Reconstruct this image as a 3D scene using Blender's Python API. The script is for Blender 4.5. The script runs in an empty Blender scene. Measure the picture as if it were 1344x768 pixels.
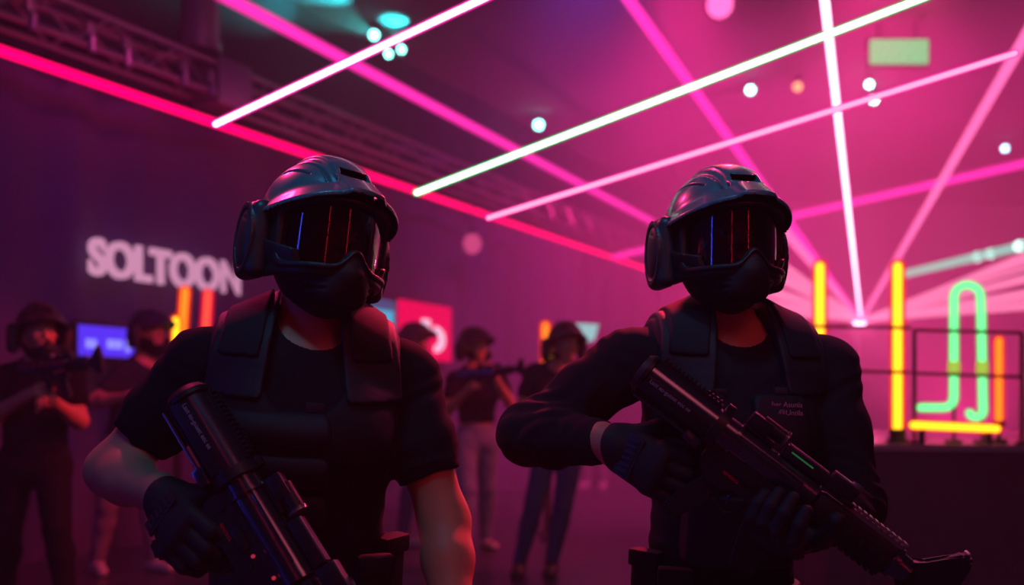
import bpy, bmesh, math, random
import numpy as np
from mathutils import Vector, Matrix
random.seed(7); np.random.seed(7)
sc = bpy.context.scene
COL = sc.collection
f32 = np.float32
PI = math.pi

# ------------------------------------------------------------------ camera frame
F, CX, HY, CH = 1300.0, 672.0, 540.0, 1.12        # focal length in pixels, horizon row, eye height
def P(px, py, Y):                                  # the point at distance Y seen at a pixel
    return np.array([(px-CX)/F*Y, Y, CH+(HY-py)/F*Y])

# ------------------------------------------------------------------ materials
MATS = {}
def mat(name, col, rough=.6, metal=0, bump=0, bscale=200, spec=.5, noise=0, nscale=8, coat=0, trans=0, sheen=0):
    if name in MATS: return MATS[name]
    m = bpy.data.materials.new(name); m.use_nodes = True
    nt = m.node_tree; b = nt.nodes['Principled BSDF']
    b.inputs['Base Color'].default_value = (*col, 1)
    b.inputs['Roughness'].default_value = rough
    b.inputs['Metallic'].default_value = metal
    b.inputs['Specular IOR Level'].default_value = spec
    b.inputs['Coat Weight'].default_value = coat
    b.inputs['Transmission Weight'].default_value = trans
    b.inputs['Sheen Weight'].default_value = sheen
    tc = nt.nodes.new('ShaderNodeTexCoord')
    if noise:
        n = nt.nodes.new('ShaderNodeTexNoise'); n.inputs['Scale'].default_value = nscale; n.inputs['Detail'].default_value = 5
        nt.links.new(tc.outputs['Object'], n.inputs['Vector'])
        mx = nt.nodes.new('ShaderNodeMix'); mx.data_type = 'RGBA'
        mx.inputs[6].default_value = (*[c*(1-noise) for c in col], 1); mx.inputs[7].default_value = (*[min(1, c*(1+noise)) for c in col], 1)
        nt.links.new(n.outputs['Fac'], mx.inputs[0]); nt.links.new(mx.outputs[2], b.inputs['Base Color'])
    if bump:
        n = nt.nodes.new('ShaderNodeTexNoise'); n.inputs['Scale'].default_value = bscale; n.inputs['Detail'].default_value = 3
        nt.links.new(tc.outputs['Object'], n.inputs['Vector'])
        bp = nt.nodes.new('ShaderNodeBump'); bp.inputs['Strength'].default_value = bump; bp.inputs['Distance'].default_value = .002
        nt.links.new(n.outputs['Fac'], bp.inputs['Height']); nt.links.new(bp.outputs['Normal'], b.inputs['Normal'])
    MATS[name] = m; return m
def emi(name, col, strength):
    if name in MATS: return MATS[name]
    m = bpy.data.materials.new(name); m.use_nodes = True; nt = m.node_tree; nt.nodes.clear()
    e = nt.nodes.new('ShaderNodeEmission'); e.inputs[0].default_value = (*col, 1); e.inputs[1].default_value = strength
    o = nt.nodes.new('ShaderNodeOutputMaterial'); nt.links.new(e.outputs[0], o.inputs[0])
    MATS[name] = m; return m
def beam_mat(name, col, strength, clear):
    if name in MATS: return MATS[name]
    m = bpy.data.materials.new(name); m.use_nodes = True; nt = m.node_tree; nt.nodes.clear()
    e = nt.nodes.new('ShaderNodeEmission'); e.inputs[0].default_value = (*col, 1); e.inputs[1].default_value = strength
    t = nt.nodes.new('ShaderNodeBsdfTransparent'); mx = nt.nodes.new('ShaderNodeMixShader'); mx.inputs[0].default_value = 1-clear
    o = nt.nodes.new('ShaderNodeOutputMaterial')
    nt.links.new(t.outputs[0], mx.inputs[1]); nt.links.new(e.outputs[0], mx.inputs[2]); nt.links.new(mx.outputs[0], o.inputs[0])
    MATS[name] = m; return m

# ------------------------------------------------------------------ object helpers
def tag(o, label=None, cat=None, group=None, kind=None):
    if label: o['label'] = label
    if cat: o['category'] = cat
    if group: o['group'] = group
    if kind: o['kind'] = kind
    return o
def empty(name, loc=(0, 0, 0), label=None, cat=None, group=None):
    o = bpy.data.objects.new(name, None); COL.objects.link(o); o.location = Vector(loc); o.empty_display_size = .1
    return tag(o, label, cat, group)
def link(name, me, m=None, parent=None, loc=None):
    o = bpy.data.objects.new(name, me); COL.objects.link(o)
    if m and not me.materials: me.materials.append(m)
    if parent: o.parent = parent
    if loc is not None: o.location = Vector(loc)
    return o
def copy_tree(o, parent=None):
    c = o.copy(); COL.objects.link(c); c.parent = parent
    for ch in list(o.children): copy_tree(ch, c)
    return c
def bm_obj(name, bm, m, parent=None, loc=None, smooth=True, ang=35):
    me = bpy.data.meshes.new(name); bmesh.ops.recalc_face_normals(bm, faces=bm.faces)
    bm.to_mesh(me); bm.free()
    if smooth:
        me.shade_smooth()
        me.set_sharp_from_angle(angle=math.radians(ang))
    return link(name, me, m, parent, loc)
def box(bm, c, s, bev=0, R=None):
    r = bmesh.ops.create_cube(bm, size=1.0); vs = r['verts']
    for v in vs: v.co = Vector((v.co.x*s[0], v.co.y*s[1], v.co.z*s[2]))
    if bev:
        es = list({e for v in vs for e in v.link_edges})
        rr = bmesh.ops.bevel(bm, geom=es, offset=bev, segments=2, affect='EDGES', profile=.6)
        vs = list({v for f in rr['faces'] for v in f.verts} | {v for v in vs if v.is_valid})
        vs = list({v for f in {ff for v in vs for ff in v.link_faces} for v in f.verts})
    M = (R.to_4x4() if R else Matrix.Identity(4)); M.translation = Vector(c)
    for v in vs: v.co = M @ v.co
    return vs
def tube(bm, a, b, r1, r2=None, seg=16, caps=True):
    a, b = Vector(a), Vector(b); r2 = r1 if r2 is None else r2
    d = b-a; L = d.length
    r = bmesh.ops.create_cone(bm, cap_ends=caps, segments=seg, radius1=r1, radius2=r2, depth=L)
    q = Vector((0, 0, 1)).rotation_difference(d); M = q.to_matrix().to_4x4(); M.translation = (a+b)/2
    for v in r['verts']: v.co = M @ v.co
def path_tube(bm, pts, r, seg=12, cap=True):
    """sweep a circle along a polyline, round ends"""
    pts = [Vector(p) for p in pts]; rings = []
    n0 = None; P2 = []
    if cap:
        t = (pts[0]-pts[1]).normalized()
        P2 += [(pts[0]+t*r*math.sin(a), r*math.cos(a)) for a in (1.5, 1.1, .6)]
    P2 += [(p, r) for p in pts]
    if cap:
        t = (pts[-1]-pts[-2]).normalized()
        P2 += [(pts[-1]+t*r*math.sin(a), r*math.cos(a)) for a in (.6, 1.1, 1.5)]
    for i, (p, rr) in enumerate(P2):
        a = P2[max(i-1, 0)][0]; b = P2[min(i+1, len(P2)-1)][0]; t = (b-a).normalized()
        if n0 is None:
            n0 = t.orthogonal().normalized()
        n0 = (n0 - t*n0.dot(t)).normalized(); c = t.cross(n0)
        rings.append([bm.verts.new(p+(n0*math.cos(k*2*PI/seg)+c*math.sin(k*2*PI/seg))*rr) for k in range(seg)])
    for A, B in zip(rings, rings[1:]):
        for k in range(seg): bm.faces.new((A[k], A[(k+1) % seg], B[(k+1) % seg], B[k]))
    bm.faces.new(rings[0][::-1]); bm.faces.new(rings[-1])
def prism(bm, pts, y0, y1):
    A = [bm.verts.new((x, y0, z)) for x, z in pts]; B = [bm.verts.new((x, y1, z)) for x, z in pts]
    n = len(pts); bm.faces.new(A); bm.faces.new(B[::-1])
    for i in range(n): bm.faces.new((A[i], B[i], B[(i+1) % n], A[(i+1) % n]))
def text_obj(name, s, size, m, parent, loc, R, extrude=.0006, bold=0, xs=1.0, smooth=False):
    cu = bpy.data.curves.new(name, 'FONT'); cu.body = s; cu.size = size; cu.extrude = extrude; cu.offset = bold; cu.align_x = 'LEFT'
    t = bpy.data.objects.new('tmp', cu); COL.objects.link(t)
    dg = bpy.context.evaluated_depsgraph_get(); me = bpy.data.meshes.new_from_object(t.evaluated_get(dg))
    bpy.data.objects.remove(t); 
    for v in me.vertices: v.co.x *= xs
    me.materials.clear(); o = link(name, me, m, parent); M = R.to_4x4(); M.translation = Vector(loc); o.matrix_local = M
    return o

# ------------------------------------------------------------------ distance-field modeller
def smin(a, b, k):
    if k <= 0: return np.minimum(a, b)
    h = np.maximum(k-np.abs(a-b), 0)/k
    return np.minimum(a, b)-h*h*k*.25
def smax(a, b, k): return -smin(-a, -b, k)
class Prim:
    def __init__(s, fn, lo, hi, k): s.fn, s.lo, s.hi, s.k = fn, np.array(lo, float), np.array(hi, float), k
def rc(a, b, r1, r2, k=.02):
    a = np.array(a, float); b = np.array(b, float); d = b-a; L2 = float(d@d)+1e-12
    def fn(x, y, z, inf=0):
        t = np.clip(((x-a[0])*d[0]+(y-a[1])*d[1]+(z-a[2])*d[2])/L2, 0, 1)
        return np.sqrt((x-a[0]-t*d[0])**2+(y-a[1]-t*d[1])**2+(z-a[2]-t*d[2])**2)-(r1+(r2-r1)*t)
    R = max(r1, r2)
    return Prim(fn, np.minimum(a, b)-R, np.maximum(a, b)+R, k)
def ec(a, b, s, ra, rb, k=.03):
    """swept ellipse: ra, rb = (half width along s, half depth)"""
    a = np.array(a, float); b = np.array(b, float); s = np.array(s, float); d = b-a; L2 = float(d@d)+1e-12
    ax = d/math.sqrt(L2); s = s-ax*(s@ax); s /= np.linalg.norm(s); n = np.cross(s, ax)
    def fn(x, y, z):
        X, Y, Z = x-a[0], y-a[1], z-a[2]
        t = np.clip((X*d[0]+Y*d[1]+Z*d[2])/L2, 0, 1)
        X, Y, Z = X-t*d[0], Y-t*d[1], Z-t*d[2]
        rx = ra[0]+(rb[0]-ra[0])*t; ry = ra[1]+(rb[1]-ra[1])*t
        u = (X*s[0]+Y*s[1]+Z*s[2])/rx; v = (X*n[0]+Y*n[1]+Z*n[2])/ry; w = (X*ax[0]+Y*ax[1]+Z*ax[2])/np.minimum(rx, ry)
        k0 = np.sqrt(u*u+v*v+w*w)+1e-6
        k1 = np.sqrt((u/rx)**2+(v/ry)**2+(w/np.minimum(rx, ry))**2)+1e-6
        return k0*(k0-1)/k1
    R = max(*ra, *rb)
    return Prim(fn, np.minimum(a, b)-R, np.maximum(a, b)+R, k)
def ell(x, y, z, c, r):
    u, v, w = (x-c[0])/r[0], (y-c[1])/r[1], (z-c[2])/r[2]
    k0 = np.sqrt(u*u+v*v+w*w)+1e-6; k1 = np.sqrt((u/r[0])**2+(v/r[1])**2+(w/r[2])**2)+1e-6
    return k0*(k0-1)/k1
def rbox(x, y, z, c, h, r):
    a, b, d = np.abs(x-c[0])-h[0]+r, np.abs(y-c[1])-h[1]+r, np.abs(z-c[2])-h[2]+r
    return np.sqrt(np.maximum(a, 0)**2+np.maximum(b, 0)**2+np.maximum(d, 0)**2)+np.minimum(np.maximum(a, np.maximum(b, d)), 0)-r
def eprim(c, r, R=None, k=.02):
    c = np.array(c, float); r = np.array(r, float); Rm = np.eye(3) if R is None else np.array(R)
    def fn(x, y, z):
        X, Y, Z = x-c[0], y-c[1], z-c[2]
        return ell(Rm[0, 0]*X+Rm[1, 0]*Y+Rm[2, 0]*Z, Rm[0, 1]*X+Rm[1, 1]*Y+Rm[2, 1]*Z, Rm[0, 2]*X+Rm[1, 2]*Y+Rm[2, 2]*Z, (0, 0, 0), r)
    m = r.max(); return Prim(fn, c-m, c+m, k)
class Grid:
    def __init__(g, lo, hi, h):
        g.lo = np.array(lo, float); g.h = h; g.n = np.maximum(3, np.ceil((np.array(hi)-g.lo)/h).astype(int)+1)
        g.ax = [(g.lo[i]+np.arange(g.n[i])*h).astype(f32) for i in range(3)]
        g.D = np.full(g.n, .6, f32)
    def xyz(g): return g.ax[0][:, None, None], g.ax[1][None, :, None], g.ax[2][None, None, :]
    def add(g, p, inf=0, M=.07):
        i0 = np.clip(((p.lo-M-g.lo)/g.h).astype(int), 0, g.n); i1 = np.clip(((p.hi+M-g.lo)/g.h).astype(int)+2, 0, g.n)
        if (i1 <= i0).any(): return
        s = tuple(slice(a, b) for a, b in zip(i0, i1))
        x = g.ax[0][s[0]][:, None, None]; y = g.ax[1][s[1]][None, :, None]; z = g.ax[2][s[2]][None, None, :]
        g.D[s] = smin(g.D[s], (p.fn(x, y, z)-inf).astype(f32), p.k)
def surface_nets(D, lo, h):
    S = D < 0; nx, ny, nz = D.shape
    cnt = np.zeros((nx-1, ny-1, nz-1), np.int8)
    for i in (0, 1):
        for j in (0, 1):
            for k in (0, 1): cnt += S[i:nx-1+i, j:ny-1+j, k:nz-1+k]
    act = (cnt > 0) & (cnt < 8)
    idx = np.full(act.shape, -1, np.int64); C = np.argwhere(act); idx[act] = np.arange(len(C))
    acc = np.zeros((len(C), 3)); w = np.zeros(len(C))
    off = [(i, j, k) for i in (0, 1) for j in (0, 1) for k in (0, 1)]
    val = {o: D[C[:, 0]+o[0], C[:, 1]+o[1], C[:, 2]+o[2]].astype(float) for o in off}
    for o in off:
        for a in range(3):
            if o[a] == 0:
                q = list(o); q[a] = 1; q = tuple(q)
                va, vb = val[o], val[q]; m = (va < 0) != (vb < 0)
                t = np.where(m, va/np.where(m, va-vb, 1), 0)
                for b in range(3): acc[:, b] += m*(o[b]+(t if b == a else 0))
                w += m
    V = lo+(C+acc/np.maximum(w, 1)[:, None])*h
    faces = []
    for a in range(3):
        b, c = (a+1) % 3, (a+2) % 3
        sl0 = [slice(None)]*3; sl1 = [slice(None)]*3
        sl0[a] = slice(0, D.shape[a]-1); sl1[a] = slice(1, D.shape[a])
        A, B = S[tuple(sl0)], S[tuple(sl1)]
        ch = A != B
        m = np.zeros_like(ch); inner = [slice(None)]*3; inner[b] = slice(1, D.shape[b]-1); inner[c] = slice(1, D.shape[c]-1)
        m[tuple(inner)] = ch[tuple(inner)]
        E = np.argwhere(m)
        if not len(E): continue
        eb = np.zeros(3, int); eb[b] = 1; ec_ = np.zeros(3, int); ec_[c] = 1
        def I(q): return idx[q[:, 0], q[:, 1], q[:, 2]]
        q = np.stack([I(E-eb-ec_), I(E-ec_), I(E), I(E-eb)], 1)
        fl = ~A[tuple(E.T)]
        q[fl] = q[fl][:, ::-1]
        faces.append(q)
    return V, np.concatenate(faces)
def grid_mesh(name, g, m, parent=None, origin=(0, 0, 0), smooth_it=1, R=None):
    V, Q = surface_nets(g.D, g.lo, g.h)
    V = V-np.array(origin)
    me = bpy.data.meshes.new(name)
    me.vertices.add(len(V)); me.vertices.foreach_set('co', V.astype(f32).ravel())
    me.loops.add(Q.size); me.loops.foreach_set('vertex_index', Q.ravel().astype(np.int32))
    me.polygons.add(len(Q)); me.polygons.foreach_set('loop_start', (np.arange(len(Q))*4).astype(np.int32))
    me.polygons.foreach_set('loop_total', np.full(len(Q), 4, np.int32)); me.update(calc_edges=True); me.validate()
    me.shade_smooth()
    return link(name, me, m, parent)
def build(name, prims, h, m, parent, origin, inf=0, post=None, pad=.03, box_=None):
    lo = np.min([p.lo for p in prims], 0)-pad-inf; hi = np.max([p.hi for p in prims], 0)+pad+inf
    if box_ is not None: lo = np.maximum(lo, box_[0]); hi = np.minimum(hi, box_[1])
    g = Grid(lo, hi, h)
    for p in prims: g.add(p, inf)
    if post: g.D = post(*g.xyz(), g.D).astype(f32)
    # close at the borders
    for a in range(3):
        s = [slice(None)]*3
        for e in (0, -1): s[a] = e; g.D[tuple(s)] = np.maximum(g.D[tuple(s)], .01)
    return grid_mesh(name, g, m, parent, origin)
def wrinkle(x, y, z, amp, sc_=1.0, ph=0):
    a = np.sin(31*sc_*z+9*np.sin(7*x+ph)+5*np.sin(11*y+2*ph))*.5+np.sin(53*sc_*(z*.8+x*.5)+4*np.sin(13*y+ph))*.3+np.sin(71*sc_*(x-.6*z)+5*np.sin(17*z+ph))*.2
    return amp*a

# ------------------------------------------------------------------ people
def V3(a): return np.array(a, float)
def unit(a): a = V3(a); return a/np.linalg.norm(a)
def head_R(yaw, pitch=0, roll=0):
    return Matrix.Rotation(roll, 3, 'Y') @ Matrix.Rotation(yaw, 3, 'Z') @ Matrix.Rotation(-pitch, 3, 'X')
def tframe(J):
    s = unit(J['SL']-J['SR']); u = unit(J['nb']-J['pel']); u = unit(u-s*(u@s)); f = np.cross(s, u); return s, u, f
def torso_prims(J, w=1.0):
    s, u, f = tframe(J)
    return [ec(J['pel'], J['wai'], s, (.158*w, .115*w), (.138*w, .105*w)),
            ec(J['wai'], J['che'], s, (.138*w, .105*w), (.165*w, .122*w)),
            ec(J['che'], J['upc'], s, (.168*w, .122*w), (.15*w, .095*w)),
            ec(J['upc'], J['nb'], s, (.14*w, .09*w), (.075*w, .065*w), .05),
            rc(J['nb']-f*.02, J['SL'], .06*w, .058*w, .05), rc(J['nb']-f*.02, J['SR'], .06*w, .058*w, .05),
            rc(J['che']+s*.08+f*.055+u*.03, J['che']+s*.06+f*.06, .055*w, .05*w, .05),
            rc(J['che']-s*.08+f*.055+u*.03, J['che']-s*.06+f*.06, .055*w, .05*w, .05)]
def arm_prims(J, k, r=1.0, low=True):
    S, E, W = J['S'+k], J['E'+k], J['W'+k]
    m = S*.55+E*.45
    p = [rc(S, m, .060*r, .054*r, .03), rc(m, E, .052*r, .043*r, .03)]
    if low:
        q = E*.68+W*.32
        p += [rc(E, q, .043*r, .045*r, .04), rc(q, W, .045*r, .029*r, .03)]
    return p
def cut_prims(ps, cut, sharp=.006):
    def wrap(p):
        return Prim(lambda x, y, z, f=p.fn: smax(f(x, y, z)-.0013*(np.abs(cut(x, y, z)+.012) < .0045), cut(x, y, z), sharp), p.lo, p.hi, p.k)
    return [wrap(p) for p in ps]
def leg_prims(J, k, r=1.0):
    H, K, A = J['H'+k], J['K'+k], J['A'+k]; q = K*.68+A*.32+np.array([0, .012, 0])
    return [rc(H, K, .088*r, .058*r, .04), rc(K, q, .056*r, .058*r, .02), rc(q, A, .056*r, .036*r, .02)]
def foot_prims(J, k):
    A, T = J['A'+k], J['T'+k]
    heel = A+unit(V3([A[0]-T[0], A[1]-T[1], 0]))*.04
    return [rc(A, V3([A[0], A[1], .05]), .036, .036, .02), rc(V3([heel[0], heel[1], .04]), V3([T[0], T[1], .032]), .034, .030, .02)]
def hand_prims(W, d, pn, sgn, curl=(.5, .7, .5), thumb=.45, z=1.0):
    d = unit(d); pn = unit(pn-d*(pn@d)); th = np.cross(d, pn)*sgn
    c = W+d*.088*z
    ps = [rc(W-d*.02, W+d*.02, .028*z, .027*z, .015), ec(W+d*.015, c, th, (.033*z, .019*z), (.041*z, .016*z), .015),
          rc(W+(d*.02+th*.022+pn*.01)*z, W+(d*.05+th*.03+pn*.018)*z, .018*z, .016*z, .012)]
    sc4 = (.95, 1.06, 1.0, .8)
    for i in range(4):
        p = c+(th*(.032-.0215*i)+d*(.002 if i in (1, 2) else -.004))*z; a = 0
        for j, L in enumerate((.043, .027, .022)):
            a += curl[j]+(.05*i)
            dd = math.cos(a)*d+math.sin(a)*pn+th*(.05*(1.5-i))*(j == 0)
            q = p+unit(dd)*L*sc4[i]*z; r1 = (.0100-.0009*j)*z; ps.append(rc(p, q, r1, r1-.0009, .004)); p = q
        if i == 0: tip = p
    p = W+(d*.028+th*.028+pn*.008)*z; dd = unit(d*.65+th*.62+pn*.4)
    for j, L in enumerate((.038, .032, .026)):
        q = p+dd*L*z; ps.append(rc(p, q, (.0135-.0015*j)*z, (.0125-.0015*j)*z, .006)); p = q
        dd = unit(dd+pn*thumb-th*thumb*.7)
    return ps, tip
def head_prims(c, R):
    Rn = np.array(R); T = lambda x, y, z: V3(c)+Rn@V3([x, y, z])
    ps = [eprim(T(0, .012, .03), (.074, .094, .095), Rn), eprim(T(0, -.018, -.045), (.060, .072, .070), Rn, .03),
          rc(T(0, -.062, -.098), T(0, -.055, -.09), .020, .024, .03),               # chin
          rc(T(-.028, -.078, .022), T(.028, -.078, .022), .016, .016, .012),        # brow
          rc(T(0, -.082, .012), T(0, -.103, -.022), .009, .012, .01), rc(T(-.012, -.09, -.026), T(.012, -.09, -.026), .008, .008, .006),
          rc(T(-.042, -.062, -.018), T(-.048, -.045, -.02), .018, .018, .02), rc(T(.042, -.062, -.018), T(.048, -.045, -.02), .018, .018, .02),
          rc(T(-.02, -.08, -.052), T(.02, -.08, -.052), .008, .008, .006), rc(T(-.016, -.078, -.062), T(.016, -.078, -.062), .009, .009, .005),
          rc(T(-.074, .012, .015), T(-.078, .02, -.02), .012, .010, .006), rc(T(.074, .012, .015), T(.078, .02, -.02), .012, .010, .006)]
    return ps
def head_post(c, R):
    Rn = np.array(R)
    def post(x, y, z, D):
        X, Y, Z = x-c[0], y-c[1], z-c[2]
        a = Rn[0, 0]*X+Rn[1, 0]*Y+Rn[2, 0]*Z; b = Rn[0, 1]*X+Rn[1, 1]*Y+Rn[2, 1]*Z; e = Rn[0, 2]*X+Rn[1, 2]*Y+Rn[2, 2]*Z
        for s in (-1, 1):
            q = np.sqrt((a-s*.033)**2+(b+.092)**2+(e-.003)**2)-.017
            D = smax(D, -q, .012)
        mo = np.sqrt((np.maximum(np.abs(a)-.022, 0))**2+(b+.092)**2+((e+.057)*1.5)**2)-.004
        return smax(D, -mo, .004)
    return post

M_SKIN = mat('skin', (.64, .29, .20), .48, bump=.15, bscale=120, spec=.4, noise=.06, nscale=14)
M_EYE = mat('eye_white', (.75, .72, .7), .15); M_IRIS = mat('iris', (.05, .03, .02), .1)
M_SHIRT = mat('black_cotton', (.010, .014, .024), .9, bump=.25, bscale=420, spec=.15)
M_LONG = mat('navy_knit', (.016, .018, .030), .9, bump=.25, bscale=420, spec=.15)
M_VEST = mat('vest_nylon', (.008, .012, .022), .72, bump=.5, bscale=520, spec=.3)
M_VEST2 = mat('vest_nylon_trim', (.013, .018, .032), .55, bump=.4, bscale=600, spec=.35)
M_CLIP = mat('buckle_plastic', (.03, .045, .07), .35)
M_PANTS = mat('black_trousers', (.010, .010, .014), .85, bump=.2, bscale=300, spec=.2)
M_DENIM = mat('blue_denim', (.05, .10, .22), .85, bump=.3, bscale=300, noise=.25, nscale=10)
M_DENIM2 = mat('pale_denim', (.24, .28, .42), .85, bump=.3, bscale=300, noise=.25, nscale=10)
M_KHAKI = mat('grey_trousers', (.20, .17, .22), .85, bump=.3, bscale=300)
M_GLOVE = mat('glove_fabric', (.016, .022, .032), .62, bump=.35, bscale=500, spec=.35)
M_GLOVER = mat('glove_rubber', (.022, .030, .045), .4)
M_SHOE = mat('white_trainer', (.55, .5, .5), .5); M_BOOT = mat('brown_boot', (.12, .05, .03), .5)
M_SHELL = mat('helmet_shell', (.055, .12, .15), .30, spec=.7, coat=.3, noise=.12, nscale=30)
M_SHELLD = mat('helmet_trim', (.010, .012, .016), .42)
M_MASK = mat('mask_rubber', (.010, .010, .015), .62, bump=.1, bscale=200)
M_CUP = mat('ear_cup_plastic', (.022, .030, .040), .4)
M_GUN = mat('gun_polymer', (.008, .010, .016), .45, bump=.15, bscale=300)
M_GUNM = mat('gun_metal', (.12, .17, .24), .22, metal=.9)
M_GREY = mat('grey_cotton', (.22, .2, .24), .9, bump=.2, bscale=300)
M_TEAL = mat('dark_teal_cotton', (.012, .028, .035), .9, bump=.2, bscale=300)
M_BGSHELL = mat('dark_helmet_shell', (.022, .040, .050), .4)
M_HAIR = mat('dark_hair', (.02, .012, .01), .6)

# ---- helmet, built once around a head at the origin looking along -Y
def helmet_meshes():
    out = {}
    def G(lo, hi, h): return Grid(lo, hi, h)
    H = .0026
    g = G((-.16, -.20, -.12), (.16, .18, .19), H); x, y, z = g.xyz()
    base = ell(x, y, z, (0, .012, .03), (.126, .152, .134))
    ax = np.abs(x)
    rid = smax(base-.0075, ax-(.036+.10*(y+.15)), .004); rid = smax(rid, y-.11, .01)
    D = smin(base, rid, .006)
    for o, wd, y0, y1 in ((.062, .0030, -.11, .07), (.090, .0026, -.07, .05)):
        gr = np.maximum(np.abs(ax-(o+.17*(y+.05)+.5*(z-.12)*(o > .08)))-wd, -(base+.007)); gr = np.maximum(np.maximum(gr, y-y1), y0-y); gr = np.maximum(gr, .085-z)
        D = smax(D, -gr, .003)
    vent = np.maximum(np.maximum(ax-.033+.2*(z-.11), np.abs((z-.112)-.35*(y+.118))-.0062), y+.05); vent = np.maximum(vent, -(base+.010))
    D = smax(D, -vent, .002)
    lip = np.maximum(np.maximum(ax-.042, np.abs((z-.098)-.35*(y+.128))-.0035), np.maximum(y+.05, base-.011)); lip = np.maximum(lip, -(base+.006))
    D = smin(D, lip, .004)
    lowc = np.maximum(.048-.30*(y+.12), -.055)
    D = smax(D, lowc-z, .004)
    inner = base+.011
    D = smax(D, -inner, .002)
    # brim: a peak that follows the front rim
    rho = np.sqrt((x/.131)**2+((y-.0)/.163)**2)
    cb = np.clip((.050-ax)/.018, 0, 1); cb = cb*cb*(3-2*cb)
    zb = .066-1.15*x*x-.10*(y+.12)+cb*.010-.12*(rho-1)
    br = np.maximum(np.abs(z-zb)-.0052, np.maximum((rho-(1.085+cb*.05))*.145, (.84-rho)*.145)); br = np.maximum(br, y+.005)
    D = smin(D, br, .008)
    # rolled edge under the shell sides
    out['shell'] = g, D
    g = G((.10, -.05, -.13), (.185, .12, .075), H); x, y, z = g.xyz()
    D = rbox(x, y, z, (.134, .035, -.032), (.022, .047, .080), .020)
    ring = np.maximum(np.abs(np.sqrt(((y-.035)/.040)**2+((z+.032)/.068)**2)-1)*.045-.004, np.abs(x-.156)-.004)
    D = smin(D, ring, .004)
    disc = ell(x, y, z, (.156, .035, -.030), (.008, .030, .055)); D = smin(D, disc, .004)
    slot = np.maximum(np.abs(z-.01-.4*(y-.035))-.003, np.maximum(np.abs(y-.035)-.014, np.abs(x-.166)-.006)); D = smax(D, -slot, .001)
    out['cup'] = g, D
    g = G((-.15, -.19, -.13), (.15, .06, .09), H); x, y, z = g.xyz()
    def goggle(x, y, z, half, rad=1.0):
        rg = np.sqrt((x/.112)**2+((y)/.146)**2); return np.abs(rg-rad)*.126-half
    u = np.arctan2(x, -y*.77); zb_ = -.078+.036*np.exp(-(u/.20)**2)
    ztop = .042-.008*(u/1.1)**2
    q = -smin(-(np.abs(u)-1.24)*.125, -smax(z-ztop, zb_-z, .02), .03)
    D = goggle(x, y, z, .010); outer = np.maximum(z-.062, -.104-z); outer = np.maximum(outer, (np.abs(u)-1.78)*.12); D = smax(D, outer, .01)
    D = np.maximum(D, -q)
    lip = np.maximum(goggle(x, y, z, .017), np.abs(q-.007)-.0045); D = smin(D, lip, .004); D = np.maximum(D, y-.02)
    out['goggle'] = g, D
    g = G((-.15, -.22, -.20), (.15, .09, .02), H); x, y, z = g.xyz()
    tp = 1-.36*np.clip((-z-.055)/.12, 0, 1)
    X = x/tp
    D0 = ell(X, y, z, (0, -.030, -.076), (.114, .120, .098)); 
    nose = rc((0, -.136, -.050), (0, -.140, -.092), .012, .024).fn(x, y, z); D0 = smin(D0, nose, .045)
    chin = rc((-.022, -.120, -.128), (.022, -.120, -.128), .026, .026).fn(x, y, z); D0 = smin(D0, chin, .03)
    for s in (-1, 1):
        for i in range(2):
            sl = np.maximum(np.abs(z+.118+.014*i-.12*np.abs(x))-.0028, np.maximum(np.abs(x-s*.055)-.010, np.maximum(-(D0+.003), y+.03))); D0 = smax(D0, -sl, .002)
    D = smax(D0, -(D0+.008), .001) if False else np.maximum(D0, -ell(x, y, z, (0, -.020, -.060), (.090, .118, .086)))
    u = np.arctan2(x, -y*.77); ztop = -.088+.046*np.exp(-(u/.24)**2)+.01*np.clip(np.abs(u)-.7, 0, 1)
    D = smax(D, z-ztop, .006); D = smax(D, y-.045, .01)
    D = np.maximum(D, -(np.sqrt(x*x+(y-.02)**2)-.062))
    out['mask'] = g, D
    g = G((-.15, -.10, -.14), (.15, .14, .06), .0035); x, y, z = g.xyz()
    e1 = ell(x, y, z, (0, .0, -.02), (.128, .150, .140))
    D = np.maximum(np.abs(e1)-.006, np.abs(z+.055-.25*y)-.024); D = np.maximum(D, -.09-y); D = np.maximum(D, -(np.abs(x)-.07))
    out['strap'] = g, D
    R = {}
    for k, (g, D) in out.items():
        g.D = (D+np.zeros(g.n, f32)).astype(f32)
        for a in range(3):
            s = [slice(None)]*3
            for e in (0, -1): s[a] = e; g.D[tuple(s)] = .01
        o = grid_mesh('h_'+k, g, {'shell': M_SHELL, 'cup': M_CUP, 'goggle': M_SHELLD, 'mask': M_MASK, 'strap': M_SHELLD}[k])
        R[k] = o.data; bpy.data.objects.remove(o)
    me = R['cup'].copy()
    me.transform(Matrix.Scale(-1, 4, (1, 0, 0))); me.flip_normals(); R['cup2'] = me
    bm = bmesh.new(); n = 48; rows = []
    for i in range(n+1):
        u = -1.32+2.64*i/n; row = []
        for j in range(11):
            zz = -.088+.140*j/10; r = .985-.9*(zz+.01)**2*3
            th = math.atan2(math.sin(u), math.cos(u)*1.0)
            row.append(bm.verts.new((.112*r*math.sin(u)*1.0, -.146*r*math.cos(u), zz)))
        rows.append(row)
    for i in range(n):
        for j in range(10): bm.faces.new((rows[i][j], rows[i+1][j], rows[i+1][j+1], rows[i][j+1]))
    bmesh.ops.recalc_face_normals(bm, faces=bm.faces)
    me = bpy.data.meshes.new('lens'); bm.to_mesh(me); bm.free(); me.shade_smooth()
    m = bpy.data.materials.new('tinted_lens'); m.use_nodes = True; nt = m.node_tree; nt.nodes.clear()
    t = nt.nodes.new('ShaderNodeBsdfTransparent'); t.inputs[0].default_value = (.42, .36, .46, 1)
    gl = nt.nodes.new('ShaderNodeBsdfGlossy'); gl.inputs['Roughness'].default_value = .06
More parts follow.
